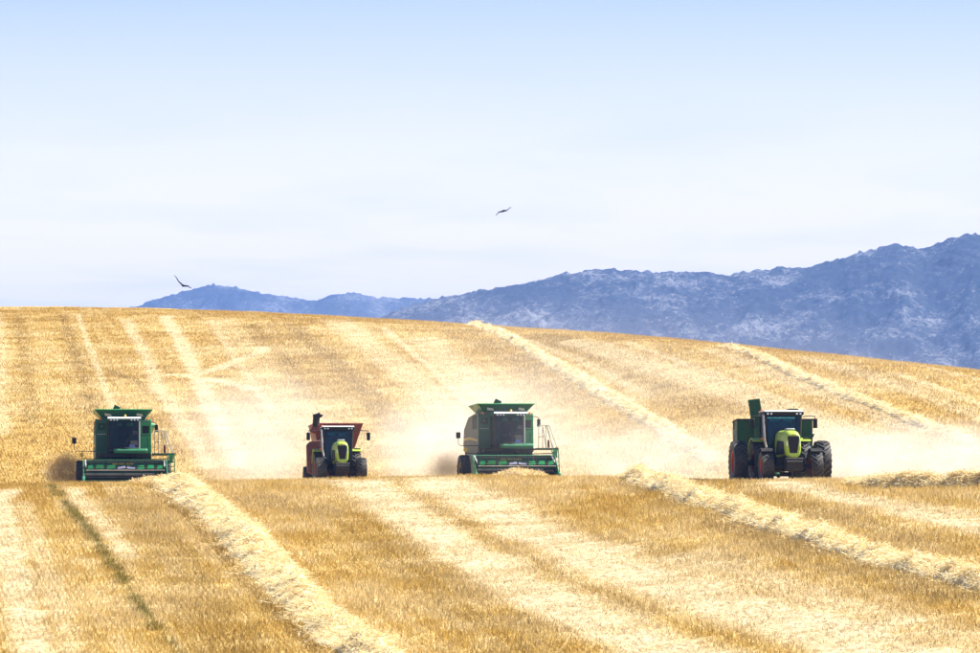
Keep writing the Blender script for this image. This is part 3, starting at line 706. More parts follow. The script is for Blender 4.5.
    MB().lathe_x([(0, .0), (0, .07), (.10, .07), (.15, .05), (.17, 0)], 12).build('beacon', 'yellow_paint', rf, loc=(.05, -1.55, 4.27), rot=(0, R(-90), 0))
    for x0, x1 in ((-.42, -.12), (.12, .50)):
        MB().box(x0, x1, -1.46, -1.44, 3.76, 3.96).build('sun_visor', 'bright_lit_green', T)
    MB().prism([(-.75, 2.44), (-.75, 2.95), (-.32, 2.95), (-.22, 3.7), (-.10, 3.7), (-.14, 2.44)], -.27, .27).build('seat', 'seat_cloth', T, bevel=.05)
    st = MB().tube([(0, -1.35, 2.44), (0, -1.05, 3.05)], .045, 8).build('steering_column', 'black_plastic', T)
    ring = [(.19 * math.cos(a), -1.05 + .10 * math.sin(a), 3.06 + .16 * math.sin(a)) for a in [2 * math.pi * k / 16 for k in range(17)]]
    MB().tube(ring, .016, 6).build('steering_wheel', 'black_plastic', st)
    MB().box(.50, .78, -1.10, -1.04, 3.30, 3.52).build('monitor', 'lavender_metal', T)
    MB().prism([(-1.30, 2.44), (-1.30, 2.62), (-.9, 2.95), (-.2, 2.95), (-.2, 2.44)], .38, .80).build('side_console', 'grey_paint', T)
    MB().box(.30, .62, fy(.46) - .055, fy(.46) - .035, 2.50, 2.66).build('blue_placard', 'blue_paint', T)
    MB().prism([(-1.66, 2.16), (-1.74, 2.30), (-1.66, 2.43), (-1.2, 2.43), (-1.2, 2.16)], -.62, 1.35).build('cab_sill', 'green_paint', T, bevel=.04)
    MB().box(-1.45, 1.45, -1.15, .0, 1.98, 2.20).build('cab_subframe', 'dark_metal', T)
    # grain tank with flared extensions
    tk = MB().box(-1.30, 1.30, .12, 2.9, 4.26, 4.38).build('grain_tank', 'dark_shaded_green', T)
    b0, t0, zb, zt = (1.30, .12, 2.9), (1.68, -.22, 3.2), 4.38, 4.80
    c_b = [(-b0[0], b0[1]), (b0[0], b0[1]), (b0[0], b0[2]), (-b0[0], b0[2])]; c_t = [(-t0[0], t0[1]), (t0[0], t0[1]), (t0[0], t0[2]), (-t0[0], t0[2])]
    ins = lambda p, k: (p[0] - math.copysign(k, p[0]), p[1] + (k if p[1] < 1 else -k))
    for i in range(4):
        j = (i + 1) % 4; q = [c_b[i], c_b[j]]; r = [c_t[i], c_t[j]]
        MB().hexa([(*q[0], zb), (*q[1], zb), (*ins(q[1], .03), zb), (*ins(q[0], .03), zb)], [(*r[0], zt), (*r[1], zt), (*ins(r[1], .03), zt), (*ins(r[0], .03), zt)]).build('tank_extension', 'dark_shaded_green' if i == 0 else 'green_paint', tk)  # front wall takes the darker green: its shade is painted
    for s, xa in ((-1, -1.08), (1, .76)):
        def fp(x, z): k = (z - zb) / (zt - zb); return (x, b0[1] + (t0[1] - b0[1]) * k - .012, z)
        MB().add([fp(xa, 4.46), fp(xa + .40, 4.42), fp(xa + .34, 4.55), fp(xa + .02 * s, 4.60)], [(0, 1, 2, 3)]).build('tank_window', 'white_paint', tk)
    rim = [(*p, zt + .01) for p in c_t]; MB().tube(rim + [rim[0]], .035, 6).build('tank_rim', 'bright_lit_green', tk)  # light along the top edge painted as a brighter green
    MB().hexa([(-.75, .4, 4.6), (-.35, .4, 4.6), (-.35, .75, 4.6), (-.75, .75, 4.6)], [(-.50, .3, 5.14), (-.16, .3, 4.98), (-.16, .65, 4.98), (-.50, .65, 5.14)]).build('tank_auger_head', 'dark_shaded_green', tk, bevel=.02)
    for x in (-1.35, 1.40): MB().lathe_x([(0, 0), (0, .06), (.11, .06), (.14, 0)], 10).build('marker_lamp', 'orange_plastic', T, loc=(x, -.16, 4.20), rot=(0, R(-90), 0))
    au = MB().tube([(1.45, 1.5, 4.0), (1.78, 1.7, 4.0), (1.80, 5.6, 3.9)], .15, 14).build('unloading_auger', 'green_paint', T)
    # drive line
    MB().prism([(-.1, 1.30), (-.1, 2.0), (-2.3, 1.45), (-2.3, .62)], -.62, .62).build('feeder_house', 'dark_shaded_green', T, bevel=.02)
    MB().tube([(-2.75, 0, .93), (2.75, 0, .93)], .17, 12).box(-1.0, 1.0, -.35, .5, .75, 1.3).build('front_axle', 'dark_metal', T)
    MB().box(-1.40, 1.40, .1, 4.4, 1.15, 1.6).build('chassis', 'dark_metal', T)
    MB().tube([(-1.4, 3.75, .62), (1.4, 3.75, .62)], .10, 10).build('rear_axle', 'dark_metal', T)
    big = wheel_set(.92, .54, .50, 20, 'rim_yellow_paint'); small = wheel_set(.60, .44, .32, 18, 'rim_yellow_paint')
    for s in (-1, 1):
        put_wheel(T, big, 1.70 * s, 0, .92, s, .1); put_wheel(T, big, 2.50 * s, 0, .92, s, .25); put_wheel(T, small, 1.3 * s, 3.75, .60, s)
    MB().prism([(4.6, 1.6), (5.6, 1.9), (5.9, 1.2), (5.2, .9)], -1.0, 1.0).build('straw_spreader', 'dark_metal', T)
    # platform, rails, ladder on the operator's side
    MB().box(1.66, 2.92, -1.0, .35, 2.12, 2.20).build('platform', 'dark_shaded_green', T)
    rl = MB()
    for x, y, x2 in ((1.78, -.95, 1.80), (2.02, -.95, 2.02), (2.22, -.95, 2.20), (2.60, -.95, 2.30), (2.88, -.95, 2.42)): rl.tube([(x, y, 2.2), (x2, y, 3.52)], .022, 6)
    rl.tube([(1.80, -.95, 3.52), (2.42, -.95, 3.52)], .024, 6).tube([(1.79, -.95, 2.85), (2.14, -.95, 2.85)], .018, 6)
    for x, x2 in ((2.45, 2.26), (2.90, 2.46)): rl.tube([(x, .30, 2.2), (x2, .30, 3.50)], .022, 6)
    rl.tube([(2.42, -.95, 3.52), (2.46, .30, 3.50)], .022, 6)
    rl.build('railing', 'bare_steel', T)
    ld = MB()
    for x in (2.55, 2.92): ld.tube([(x, -1.06, 2.15), (x + .06, -1.16, .75)], .028, 6)
    for k in range(5): ld.box(2.56 + .012 * k, 2.94 + .012 * k, -1.16 - .018 * k, -1.02 - .018 * k, 1.93 - .27 * k, 1.97 - .27 * k)
    ld.build('ladder', 'green_paint', T)
    MB().box(2.62, 2.86, -1.055, -1.03, 1.62, 2.11).build('ladder_guard', 'bright_lit_green', T)
    MB().tube([(2.38, -.9, 2.22), (2.38, -.9, 2.60), (2.38, -.9, 2.70)], [.075, .075, .02], 10).build('fire_extinguisher', 'red_paint', T)
    # mirrors and side lamps
    def mirror(arm, cx, cy, cz, w, h):
        a = MB().tube(arm, .022, 6).build('mirror_arm', 'dark_metal', T)
        MB().box(cx - w / 2, cx + w / 2, cy - .05, cy + .05, cz - h / 2, cz + h / 2).build('mirror', 'black_plastic', a, bevel=.02)
    mirror([(-1.62, -.15, 2.36), (-2.75, -.5, 2.36), (-2.90, -.55, 2.45), (-2.90, -.55, 2.9)], -2.90, -.55, 2.96, .26, .36)
    mirror([(.9, -.6, 4.13), (1.80, -.3, 4.06), (1.92, -.25, 4.0), (1.92, -.25, 3.9)], 1.92, -.25, 3.70, .20, .44)
    for s, z in ((-1, 2.05), (1, 2.08)):
        a = MB().tube([(1.5 * s, -.3, 1.88), (2.45 * s + .5 * (s > 0), -.4, 1.92), (2.45 * s + .5 * (s > 0), -.4, z)], .025, 6).build('lamp_arm', 'dark_metal', T)
        MB().lathe_x([(-.05, 0), (-.05, .13), (.05, .13), (.07, 0)], 12).build('side_lamp', 'yellow_paint', a, loc=(2.45 * s + .5 * (s > 0), -.42, z + .08), rot=(0, 0, R(90)))
    # cutting header with reel
    H = MB().prism([(-2.32, .46), (-2.32, 1.66), (-2.40, 1.66), (-2.43, .60), (-2.7, .45), (-3.55, .38), (-3.55, .33), (-2.6, .36)], -2.38, 2.38).build('header', 'dark_shaded_green', T)
    MB().tube([(-2.42, -2.36, 1.68), (2.42, -2.36, 1.68)], .065, 8).build('header_top_beam', 'green_paint', H)
    for s in (-1, 1):
        MB().prism([(-2.30, .40), (-2.30, 1.72), (-2.75, 1.70), (-3.2, 1.35), (-3.75, .95), (-4.35, .40), (-4.1, .28)], 2.385 * s, 2.44 * s).build('end_panel', 'green_paint', H, bevel=.015)
        MB().tube([(2.42 * s, -3.9, .62), (2.44 * s, -4.5, .48), (2.42 * s, -4.9, .34)], [.11, .07, .02], 8).build('divider_point', 'green_paint', H)
        MB().hexa([(2.24 * s, -2.4, 1.62), (2.32 * s, -2.4, 1.62), (2.32 * s, -2.4, 1.74), (2.24 * s, -2.4, 1.74)], [(2.24 * s, -3.5, 1.20), (2.32 * s, -3.5, 1.20), (2.32 * s, -3.5, 1.31), (2.24 * s, -3.5, 1.31)]).build('reel_arm', 'grey_paint', H)
    MB().tube([(-2.34, -2.72, .74), (2.34, -2.72, .74)], .2, 12).build('header_auger', 'dark_metal', H)
    for x0, x1 in ((-.72, -.42), (-.34, .02), (.10, .52)): MB().box(x0, x1, -2.412, -2.402, 1.47, 1.53).build('worn_decal', 'yellow_paint', H)
    for x in (-1.95, -1.2, .95, 1.9): MB().box(x - .02, x + .02, -2.44, -2.402, .7, 1.62).build('sheet_rib', 'green_paint', H)
    kb = MB().box(-2.37, 2.37, -3.62, -3.56, .34, .38)
    for k in range(39):
        x = -2.30 + k * .12; kb.add([(x - .03, -3.62, .36), (x + .03, -3.62, .36), (x, -3.76, .35)], [(0, 1, 2)])
    kb.build('cutter_bar', 'bare_steel', H)
    cy, cz, rr = -3.25, 1.16, .52
    rt = MB().tube([(-2.25, cy, cz), (2.25, cy, cz)], .07, 10)
    for x in (-2.23, -1.12, 0, 1.12, 2.23):
        for k in range(6):
            a = k * math.pi / 3 + .18; rt.tube([(x, cy, cz), (x, cy - rr * math.cos(a), cz + rr * math.sin(a))], .018, 5)
    rt.build('reel_shaft', 'dark_metal', H)
    for k in range(6):
        a = k * math.pi / 3 + .18; y, z = cy - rr * math.cos(a), cz + rr * math.sin(a)
        bt = MB().tube([(-2.27, y, z), (2.27, y, z)], .026, 6)
        for q in range(30):
            x = -2.2 + q * .15; bt.tube([(x, y, z), (x, y + .06, z - .24)], .007, 4, False)
        bt.build('reel_bat', 'dark_metal', H)
    y, z = cy - rr * math.cos(.18), cz + rr * math.sin(.18)
    segs = [(-2.18, -1.86, 'g'), (-1.72, -1.24, 'g'), (-1.08, -.58, 'g'), (-.46, .02, 'l'), (.08, .56, 'l'), (.70, 1.10, 'g'), (1.26, 1.66, 'g'), (1.82, 2.16, 'g')]
    jr = random.Random(3)
    for x0, x1, kk in segs:
        da, db, dt = jr.uniform(-.03, .03), jr.uniform(-.04, .03), jr.uniform(-.05, .03); hz_ = .0 if kk == 'g' else -.07
        MB().hexa([(x0, y - .05, z - .11 + da), (x1, y - .05, z - .11 + db), (x1, y - .02, z - .11 + db), (x0, y - .02, z - .11 + da)], [(x0 + .04, y - .01 + dt, z + .08 + hz_ + da), (x1 - .03, y - .01 + dt, z + .08 + hz_ + db), (x1 - .03, y + .03 + dt, z + .09 + hz_ + db), (x0 + .04, y + .03 + dt, z + .09 + hz_ + da)]).build('bat_plate', 'bright_lit_green' if kk == 'g' else 'lavender_metal', H)  # green plates painted bright for the light they catch
    MB().tube([(-2.28, y - .10, z - .20), (2.28, y - .10, z - .20)], .022, 6).build('reel_bar', 'bare_steel', H)
    return T
c1 = make_combine(); tag(c1, 'green combine harvester at the left end, beside a brown dust puff', 'combine', 'green combine harvesters working in line')
c2 = copy_tree(c1); tag(c2, 'green combine harvester in the middle, between the two lime tractors', 'combine', 'green combine harvesters working in line')
seat_on_ground(c1, -21.5, 319.5, R(5.6), 0, 3.75)
seat_on_ground(c2, .94, 318.5, R(9.5), 0, 3.75)

# ---------------------------------------------------------------- tractors
def sup(cx, cz, hw, hh, y, n=20, p=3.2):
    r = []
    for k in range(n):
        a = 2 * math.pi * k / n; c, s = math.cos(a), math.sin(a)
        r.append((cx + hw * math.copysign(abs(c) ** (2 / p), c), y, cz + hh * math.copysign(abs(s) ** (2 / p), s)))
    return r
def make_tractor(dual, front_fender, mx):
    T = empty('tractor')
    rear = wheel_set(1.0, .62, .54, 22, 'rim_red_paint'); front = wheel_set(.73, .54, .40, 20, 'rim_red_paint')
    for s in (-1, 1):
        put_wheel(T, rear, .98 * s, 0, 1.0, s, .12)
        if dual: put_wheel(T, rear, 1.90 * s, 0, 1.0, s, .3)
        put_wheel(T, front, 1.10 * s, -2.85, .73, s, .2 * s)
    MB().tube([(-1.2 - .7 * dual, 0, 1.0), (1.2 + .7 * dual, 0, 1.0)], .13, 10).box(-.42, .42, -.45, .5, .62, 1.4).build('rear_axle', 'dark_metal', T)
    MB().tube([(-1.05, -2.85, .73), (1.05, -2.85, .73)], .10, 10).box(-.3, .3, -3.05, -2.6, .55, .95).build('front_axle', 'dark_metal', T)
    MB().box(-.30, .30, -3.3, .3, .78, 1.25).build('chassis', 'dark_metal', T)
    # bonnet
    H = MB().loft([sup(0, 1.66, .29, .50, -3.66), sup(0, 1.68, .345, .57, -3.58), sup(0, 1.72, .37, .61, -3.25), sup(0, 1.74, .385, .63, -2.6), sup(0, 1.77, .40, .65, -1.0)]).build('bonnet', 'lime_paint', T)
    MB().prism([(-.25, 2.08), (.25, 2.08), (.27, 2.0), (.165, 1.32), (-.165, 1.32), (-.27, 2.0)], -3.69, -3.60, 'y').build('grille', 'black_plastic', H, bevel=.03)
    gs = MB()
    for k in range(7): gs.box(-.165 - .013 * k, .165 + .013 * k, -3.71, -3.695, 1.42 + k * .09, 1.45 + k * .09)
    gs.build('grille_bars', 'dark_metal', H)
    for s in (-1, 1):
        MB().prism([(.275 * s, 1.86), (.315 * s, 1.84), (.30 * s, 1.66), (.25 * s, 1.64)], -3.665, -3.60, 'y').build('headlight', 'lamp_lens', H)
        MB().prism([(-3.35, 1.30), (-3.2, 1.85), (-1.6, 1.95), (-1.2, 1.30)], .388 * s, .402 * s).build('side_grille', 'black_plastic', H)
    MB().box(-.20, .20, -2.9, -2.5, 2.34, 2.45).build('air_intake', 'grey_paint', H, bevel=.04)
    fw = MB()
    for k in range(9): fw.prism([(-3.68, 1.06), (-3.98, 1.04), (-4.05, .92), (-4.0, .58), (-3.72, .55)], -.36 + k * .08, -.36 + k * .08 + .07)
    fw.build('front_weights', 'dark_metal', T)
    MB().box(-.37, .37, -4.0, -3.66, 1.065, 1.10).build('weight_highlight', 'grey_paint', T)  # pale strip painted as the highlight along the top of the weights
    MB().box(-.40, .40, -3.72, -3.2, .62, 1.08).build('front_bracket', 'dark_metal', T)
    # cab
    MB().box(-.78, .78, -1.05, .55, 1.22, 1.42).build('cab_floor', 'black_plastic', T)
    Z0, Z1 = 1.42, 3.08
    A = [(-.70, -1.05), (.70, -1.05), (.80, .45), (-.80, .45)]; B = [(-.80, -.92), (.80, -.92), (.83, .50), (-.83, .50)]
    for i, nm in enumerate(('windscreen', 'side_window', 'rear_window', 'side_window')):
        j = (i + 1) % 4
        MB().add([(*A[i], Z0), (*A[j], Z0), (*B[j], Z1), (*B[i], Z1)], [(0, 1, 2, 3)]).build(nm, 'tractor_glass', T)
    for i in range(4):
        MB().tube([(*A[i], Z0 - .1), (*B[i], Z1 + .05)], .055, 8).build('cab_pillar', 'dark_metal', T)
    for s in (-1, 1): MB().tube([(.75 * s, -.30, Z0), (.82 * s, -.25, Z1)], .035, 6).build('door_pillar', 'dark_metal', T)
    rf = MB().loft([sup(0, 3.17, .88, .07, -1.18, 20, 6), sup(0, 3.18, .91, .10, -1.10, 20, 6), sup(0, 3.19, .91, .12, .4, 20, 6), sup(0, 3.17, .86, .09, .66, 20, 6)]).build('cab_roof', 'black_plastic', T)
    MB().prism([(-1.16, 3.235), (-1.20, 3.27), (-.9, 3.33), (.5, 3.33), (.6, 3.28), (.4, 3.29)], -.88, .88).build('roof_top', 'white_paint', rf, bevel=.02)
    for x in (-.74, -.58, .58, .74): MB().tube([(x, -1.22, 3.16), (x, -1.16, 3.16)], .045, 10).build('work_light', 'lamp_lens', rf)
    bc = MB().lathe_x([(0, 0), (0, .06), (.12, .06), (.16, .03), (.17, 0)], 12).build('beacon', 'orange_plastic', rf, loc=(-.80, .1, 3.27), rot=(0, R(-90), 0))
    for x0, x1 in ((-.55, -.16), (.02, .40)): MB().box(x0, x1, -.84, -.82, 2.82, 2.95).build('sun_visor', 'teal_paint', T)
    MB().prism([(-.45, Z0), (-.45, 1.85), (.05, 1.85), (.15, 2.6), (.28, 2.6), (.25, Z0)], -.26, .26).build('seat', 'seat_cloth', T, bevel=.05)
    st = MB().prism([(-1.0, Z0), (-.95, 2.0), (-.78, 2.12), (-.68, 2.0), (-.75, Z0)], -.18, .18).build('dashboard', 'black_plastic', T, bevel=.03)
    ring = [(.2 * math.cos(a), -.66 + .09 * math.sin(a), 2.12 + .17 * math.sin(a)) for a in [2 * math.pi * k / 16 for k in range(17)]]
    MB().tube(ring, .017, 6).build('steering_wheel', 'black_plastic', st)
    # mudguards
    for s in (-1, 1):
        arc = [(1.12 * math.cos(t), 1.0 + 1.12 * math.sin(t)) for t in [R(20 + 100 * k / 10) for k in range(11)]]
        inn = [(1.07 * math.cos(t), 1.0 + 1.07 * math.sin(t)) for t in [R(120 - 100 * k / 10) for k in range(11)]]
        MB().prism(arc + inn, .70 * s, 1.32 * s).build('rear_mudguard', 'lime_paint', T)
        MB().prism([(-1.0, 1.42), (-.98, 1.9), (-.3, 2.12), (.5, 2.1), (.9, 1.7), (.9, 1.42)], .70 * s, .72 * s).build('mudguard_side', 'lime_paint', T)
        if front_fender:
            arc = [(-2.85 + .84 * math.cos(t), .73 + .84 * math.sin(t)) for t in [R(15 + 110 * k / 8) for k in range(9)]]
            inn = [(-2.85 + .80 * math.cos(t), .73 + .80 * math.sin(t)) for t in [R(125 - 110 * k / 8) for k in range(9)]]
            MB().prism(arc + inn, .84 * s, 1.38 * s).build('front_mudguard', 'black_plastic', T)
        for k in range(3): MB().box(min(.74 * s, 1.05 * s), max(.74 * s, 1.05 * s), -1.25, -.85, .55 + .28 * k, .59 + .28 * k).build('cab_step', 'dark_metal', T)
        a = MB().tube([(.86 * s, -1.0, 3.04), (1.2 * s, -1.05, 3.06), (mx * s, -1.08, 3.04), (mx * s, -1.08, 2.95)], .022, 6).build('mirror_arm', 'dark_metal', T)
        MB().box(mx * s - .10, mx * s + .10, -1.14, -1.04, 2.52, 2.95).build('mirror', 'black_plastic', a, bevel=.03)
    MB().box(.86, 1.22, -1.05, -1.0, 2.02, 2.08).build('indicator_bar', 'black_plastic', T)
    MB().box(-1.02, -.90, -1.06, -.99, 1.98, 2.08).build('indicator', 'orange_plastic', T)
    ex = MB().tube([(-.66, -1.28, 1.5), (-.82, -1.24, 1.62), (-.90, -1.22, 2.0), (-.94, -1.18, 3.0), (-.94, -1.12, 3.12)], .052, 10).build('exhaust_pipe', 'bare_steel', T)
    MB().box(-.3, .3, .55, 1.0, .6, 1.1).build('rear_linkage', 'dark_metal', T)
    return T
SR = 1.15
t1 = make_tractor(False, False, 1.66); tag(t1, 'smaller lime green tractor with blue windscreen pulling the red grain cart', 'tractor', 'lime green tractors pulling grain carts')
t2 = make_tractor(True, True, 1.42); tag(t2, 'large lime green tractor on dual rear wheels pulling the green grain cart', 'tractor', 'lime green tractors pulling grain carts')
yaw1, yaw2 = R(6.4), R(6.4)
MB().box(.38, .80, -.3, .4, 3.335, 3.43).build('roof_box', 'black_plastic', t2, bevel=.02)
t2.scale = (SR,) * 3; t1.scale = (1.06,) * 3
seat_on_ground(t1, -8.95, 318.5, yaw1, -2.85, 0)
seat_on_ground(t2, 15.0, 281.5, yaw2, -2.85 * SR, 0)

# ---------------------------------------------------------------- grain carts
def cart_common(T, rad, wid, xw, rim):
    ws = wheel_set(rad, wid, rad * .52, 20, rim)
    for s in (-1, 1): put_wheel(T, ws, xw * s, 0, rad, s)
    MB().tube([(-xw, 0, rad), (xw, 0, rad)], .12, 10).build('axle', 'dark_metal', T)
def shell(b0, b1, yb0, yb1, zb, t0, t1, yt0, yt1, zt, th=.05):
    """open-topped hopper: four thick walls, as separate meshes"""
    cb = [(b0, yb0), (b1, yb0), (b1, yb1), (b0, yb1)]; ct = [(t0, yt0), (t1, yt0), (t1, yt1), (t0, yt1)]
    mx, my = (t0 + t1) / 2, (yt0 + yt1) / 2
    ins = lambda p: (p[0] + (th if p[0] < mx else -th), p[1] + (th if p[1] < my else -th))
    return [MB().hexa([(*cb[i], zb), (*cb[(i + 1) % 4], zb), (*ins(cb[(i + 1) % 4]), zb), (*ins(cb[i]), zb)],
                      [(*ct[i], zt), (*ct[(i + 1) % 4], zt), (*ins(ct[(i + 1) % 4]), zt), (*ins(ct[i]), zt)]) for i in range(4)]
g = empty('grain_cart'); tag(g, 'dark green grain cart with folded auger behind the large tractor', 'grain cart', 'grain carts behind the tractors')
cart_common(g, .85, .75, 1.3, 'rim_red_paint')
fr = MB().box(-1.3, 1.3, -1.6, 1.9, 1.05, 1.25).tube([(0, -1.6, 1.1), (0, -4.2, .62)], .11, 8).build('frame', 'cart_green_paint', g)
for w in shell(-1.98, 1.98, -1.9, 1.3, 1.75, -1.98, 1.98, -1.9, 1.3, 3.62): w.build('hopper_wall', 'cart_green_paint', g)
for w in shell(-.9, .9, -.9, .9, 1.22, -1.97, 1.97, -1.89, 1.29, 1.745): w.build('hopper_slope', 'cart_green_paint', g)
pts = [(-1.98, -1.9, 3.65), (1.98, -1.9, 3.65), (1.98, 1.3, 3.65), (-1.98, 1.3, 3.65)]
MB().tube(pts + [pts[0]], .055, 6).build('top_rail', 'black_plastic', g)
for x in (-1.1, 0, 1.1): MB().box(x - .03, x + .03, -1.96, -1.903, 2.0, 3.6).build('wall_rib', 'cart_green_paint', g)
MB().box(-.75, -.45, -1.915, -1.902, 2.86, 2.90).build('warning_strip', 'yellow_paint', g)
MB().tube([(-1.98, -1.75, 3.64), (-2.14, -1.75, 3.62), (-2.14, -1.75, 3.15)], .03, 6).build('sheet_hook', 'black_plastic', g)
au = MB().hexa([(-1.20, -2.35, 3.2), (-.58, -2.35, 3.2), (-.58, -2.0, 3.2), (-1.20, -2.0, 3.2)], [(-1.42, -2.4, 4.66), (-.82, -2.4, 4.74), (-.82, -2.05, 4.74), (-1.42, -2.05, 4.66)]).build('folded_auger', 'cart_green_paint', g, bevel=.03)
MB().tube([(-.82, -2.2, 1.3), (-.88, -2.2, 3.25)], .24, 12).build('auger_tube', 'cart_green_paint', au)
MB().box(-.72, -.54, -2.42, -2.3, 3.16, 3.42).build('auger_hinge', 'bare_steel', au)
MB().lathe_x([(0, 0), (0, .11), (.10, .11), (.16, 0)], 12).build('warning_lamp', 'orange_plastic', au, loc=(-.66, -2.30, 3.95), rot=(0, 0, 0))
MB().prism([(1.62, 2.9), (2.1, 2.9), (1.85, 2.45), (1.62, 2.45)], -1.99, -1.91, 'y').build('corner_gusset', 'cart_green_paint', g)
f2 = Vector((math.sin(yaw2), -math.cos(yaw2))); p = Vector((15.0, 281.5)) - f2 * 5.6
seat_on_ground(g, p.x + .5, p.y, R(1.5), -1.5, 1.5)

g = empty('grain_cart'); tag(g, 'red grain cart with grey auger spout behind the smaller tractor', 'grain cart', 'grain carts behind the tractors')
cart_common(g, .75, .55, 1.30, 'rim_red_paint')
MB().box(-1.1, 1.1, -1.6, 1.9, .9, 1.1).tube([(0, -1.6, 1.0), (0, -4.0, .6)], .10, 8).build('frame', 'dark_red_paint', g)
for w in shell(-.75, 1.2, -1.5, 1.6, 2.1, -1.10, 1.80, -1.9, 2.0, 3.92): w.build('hopper_wall', 'red_paint', g)
for w in shell(-.5, .6, -.8, .9, 1.1, -.76, 1.21, -1.51, 1.61, 2.095): w.build('hopper_slope', 'dark_red_paint', g)
pts = [(-1.10, -1.9, 3.95), (1.80, -1.9, 3.95), (1.80, 2.0, 3.95), (-1.10, 2.0, 3.95)]
MB().tube(pts + [pts[0]], .05, 6).build('top_rail', 'red_paint', g)
MB().prism([(-1.50, 1.10), (-1.54, 2.70), (-1.35, 2.90), (-.7, 3.0), (-.7, 1.0), (-1.25, .92)], -2.05, -1.55, 'y').build('auger_housing', 'dark_red_paint', g, bevel=.05)
au = MB().tube([(-1.14, -1.95, 3.42), (-1.05, -2.0, 3.66), (-.70, -2.02, 3.80)], [.24, .23, .2], 12).build('auger_elbow', 'red_paint', g)
MB().tube([(-.96, -2.0, 3.60), (-.98, -2.02, 4.05), (-.94, -2.05, 4.38), (-.72, -2.1, 4.50)], [.22, .21, .22, .14], 10).build('auger_spout', 'dark_metal', au)
MB().prism([(-1.16, 4.16), (-1.16, 4.50), (-.56, 4.48), (-.64, 4.34), (-.79, 4.26)], -2.2, -2.0, 'y').build('spout_hood', 'black_plastic', au)
f1 = Vector((math.sin(yaw1), -math.cos(yaw1))); p = Vector((-8.95, 318.5)) - f1 * 5.0
seat_on_ground(g, p.x, p.y, yaw1, -1.5, 1.5)

# ---------------------------------------------------------------- dark clods of soil beside the large tractor
cl = MB(); r_ = random.Random(5)
for k in range(46):
    x = 12.05 + r_.random() * 1.9; y = 277 + r_.random() * 3.4; s = .05 + .10 * r_.random(); z = float(ground_z(x, y))
    cl.add([(x + s * a + r_.uniform(-.3, .3) * s, y + s * b + r_.uniform(-.3, .3) * s, z + s * c * .8 + .02) for a, b, c in ((1, 0, 0), (0, 1, 0), (-1, 0, 0), (0, -1, 0), (.1, .1, 1), (0, 0, -1))],
           [(0, 1, 4), (1, 2, 4), (2, 3, 4), (3, 0, 4), (1, 0, 5), (2, 1, 5), (3, 2, 5), (0, 3, 5)])
paint('soil', (.09, .055, .03), .9, dust=.2)
o = cl.build('soil_clods', 'soil', smooth=False); tag(o, 'scattered dark soil clods beside the large tractor', 'soil', kind='stuff')
# ---------------------------------------------------------------- birds
def bird(label, loc, span, yaw, roll, pitch, lw, rw):
    """one continuous body: fuselage loft with broad bent wings and a fanned tail"""
    b = MB()
    def ring(y, cx, cz, rx, rz): return [(cx + rx * math.cos(a), y, cz + rz * math.sin(a)) for a in [2 * math.pi * k / 8 for k in range(8)]]
    rings = [ring(-.36, 0, .015, .012, .012), ring(-.30, 0, .02, .05, .05), ring(-.24, 0, .02, .06, .06), ring(-.12, 0, 0, .11, .11), ring(.05, 0, -.01, .12, .11),
             ring(.20, 0, 0, .06, .045), ring(.30, 0, .005, .075, .016), ring(.46, 0, .01, .13, .008), ring(.50, 0, .01, .12, .004)]
    b.loft(rings)
    for sgn, bend in ((-1, lw), (1, rw)):
        st = [(.04, 0, .23, 0), (.30, -.05, .25, bend[0] * .3), (.58, -.02, .23, bend[0] * .58), (.80, .04, .18, bend[1] * .8), (.97, .11, .10, bend[1] * .97), (1.04, .17, .02, bend[1] * 1.04)]
        wr = []
        for xx, yy, ch, zz in st:
            th = .075 * (1.2 - xx * .75); X = sgn * xx * .85
            wr.append([(X, yy - ch, zz), (X, yy - ch * .4, zz + th), (X, yy + ch, zz), (X, yy - ch * .3, zz - th)])
        b.loft(wr)
    o = b.build('bird', 'bird_feather', loc=loc, rot=(pitch, roll, yaw), scale=(span / 1.78,) * 3)
    tag(o, label, 'bird', 'birds of prey gliding over the field'); return o
bird('dark bird of prey gliding low over the left end of the far crest', (-27.07, 480, 13.62), 1.75, R(24), R(0), R(16), (.66, .86), (-.05, -.24))
bird('small grey bird gliding high in the open sky at the centre', (1.34, 560, 23.55), 1.75, R(-20), R(0), R(16), (-.18, -.42), (.14, .34))

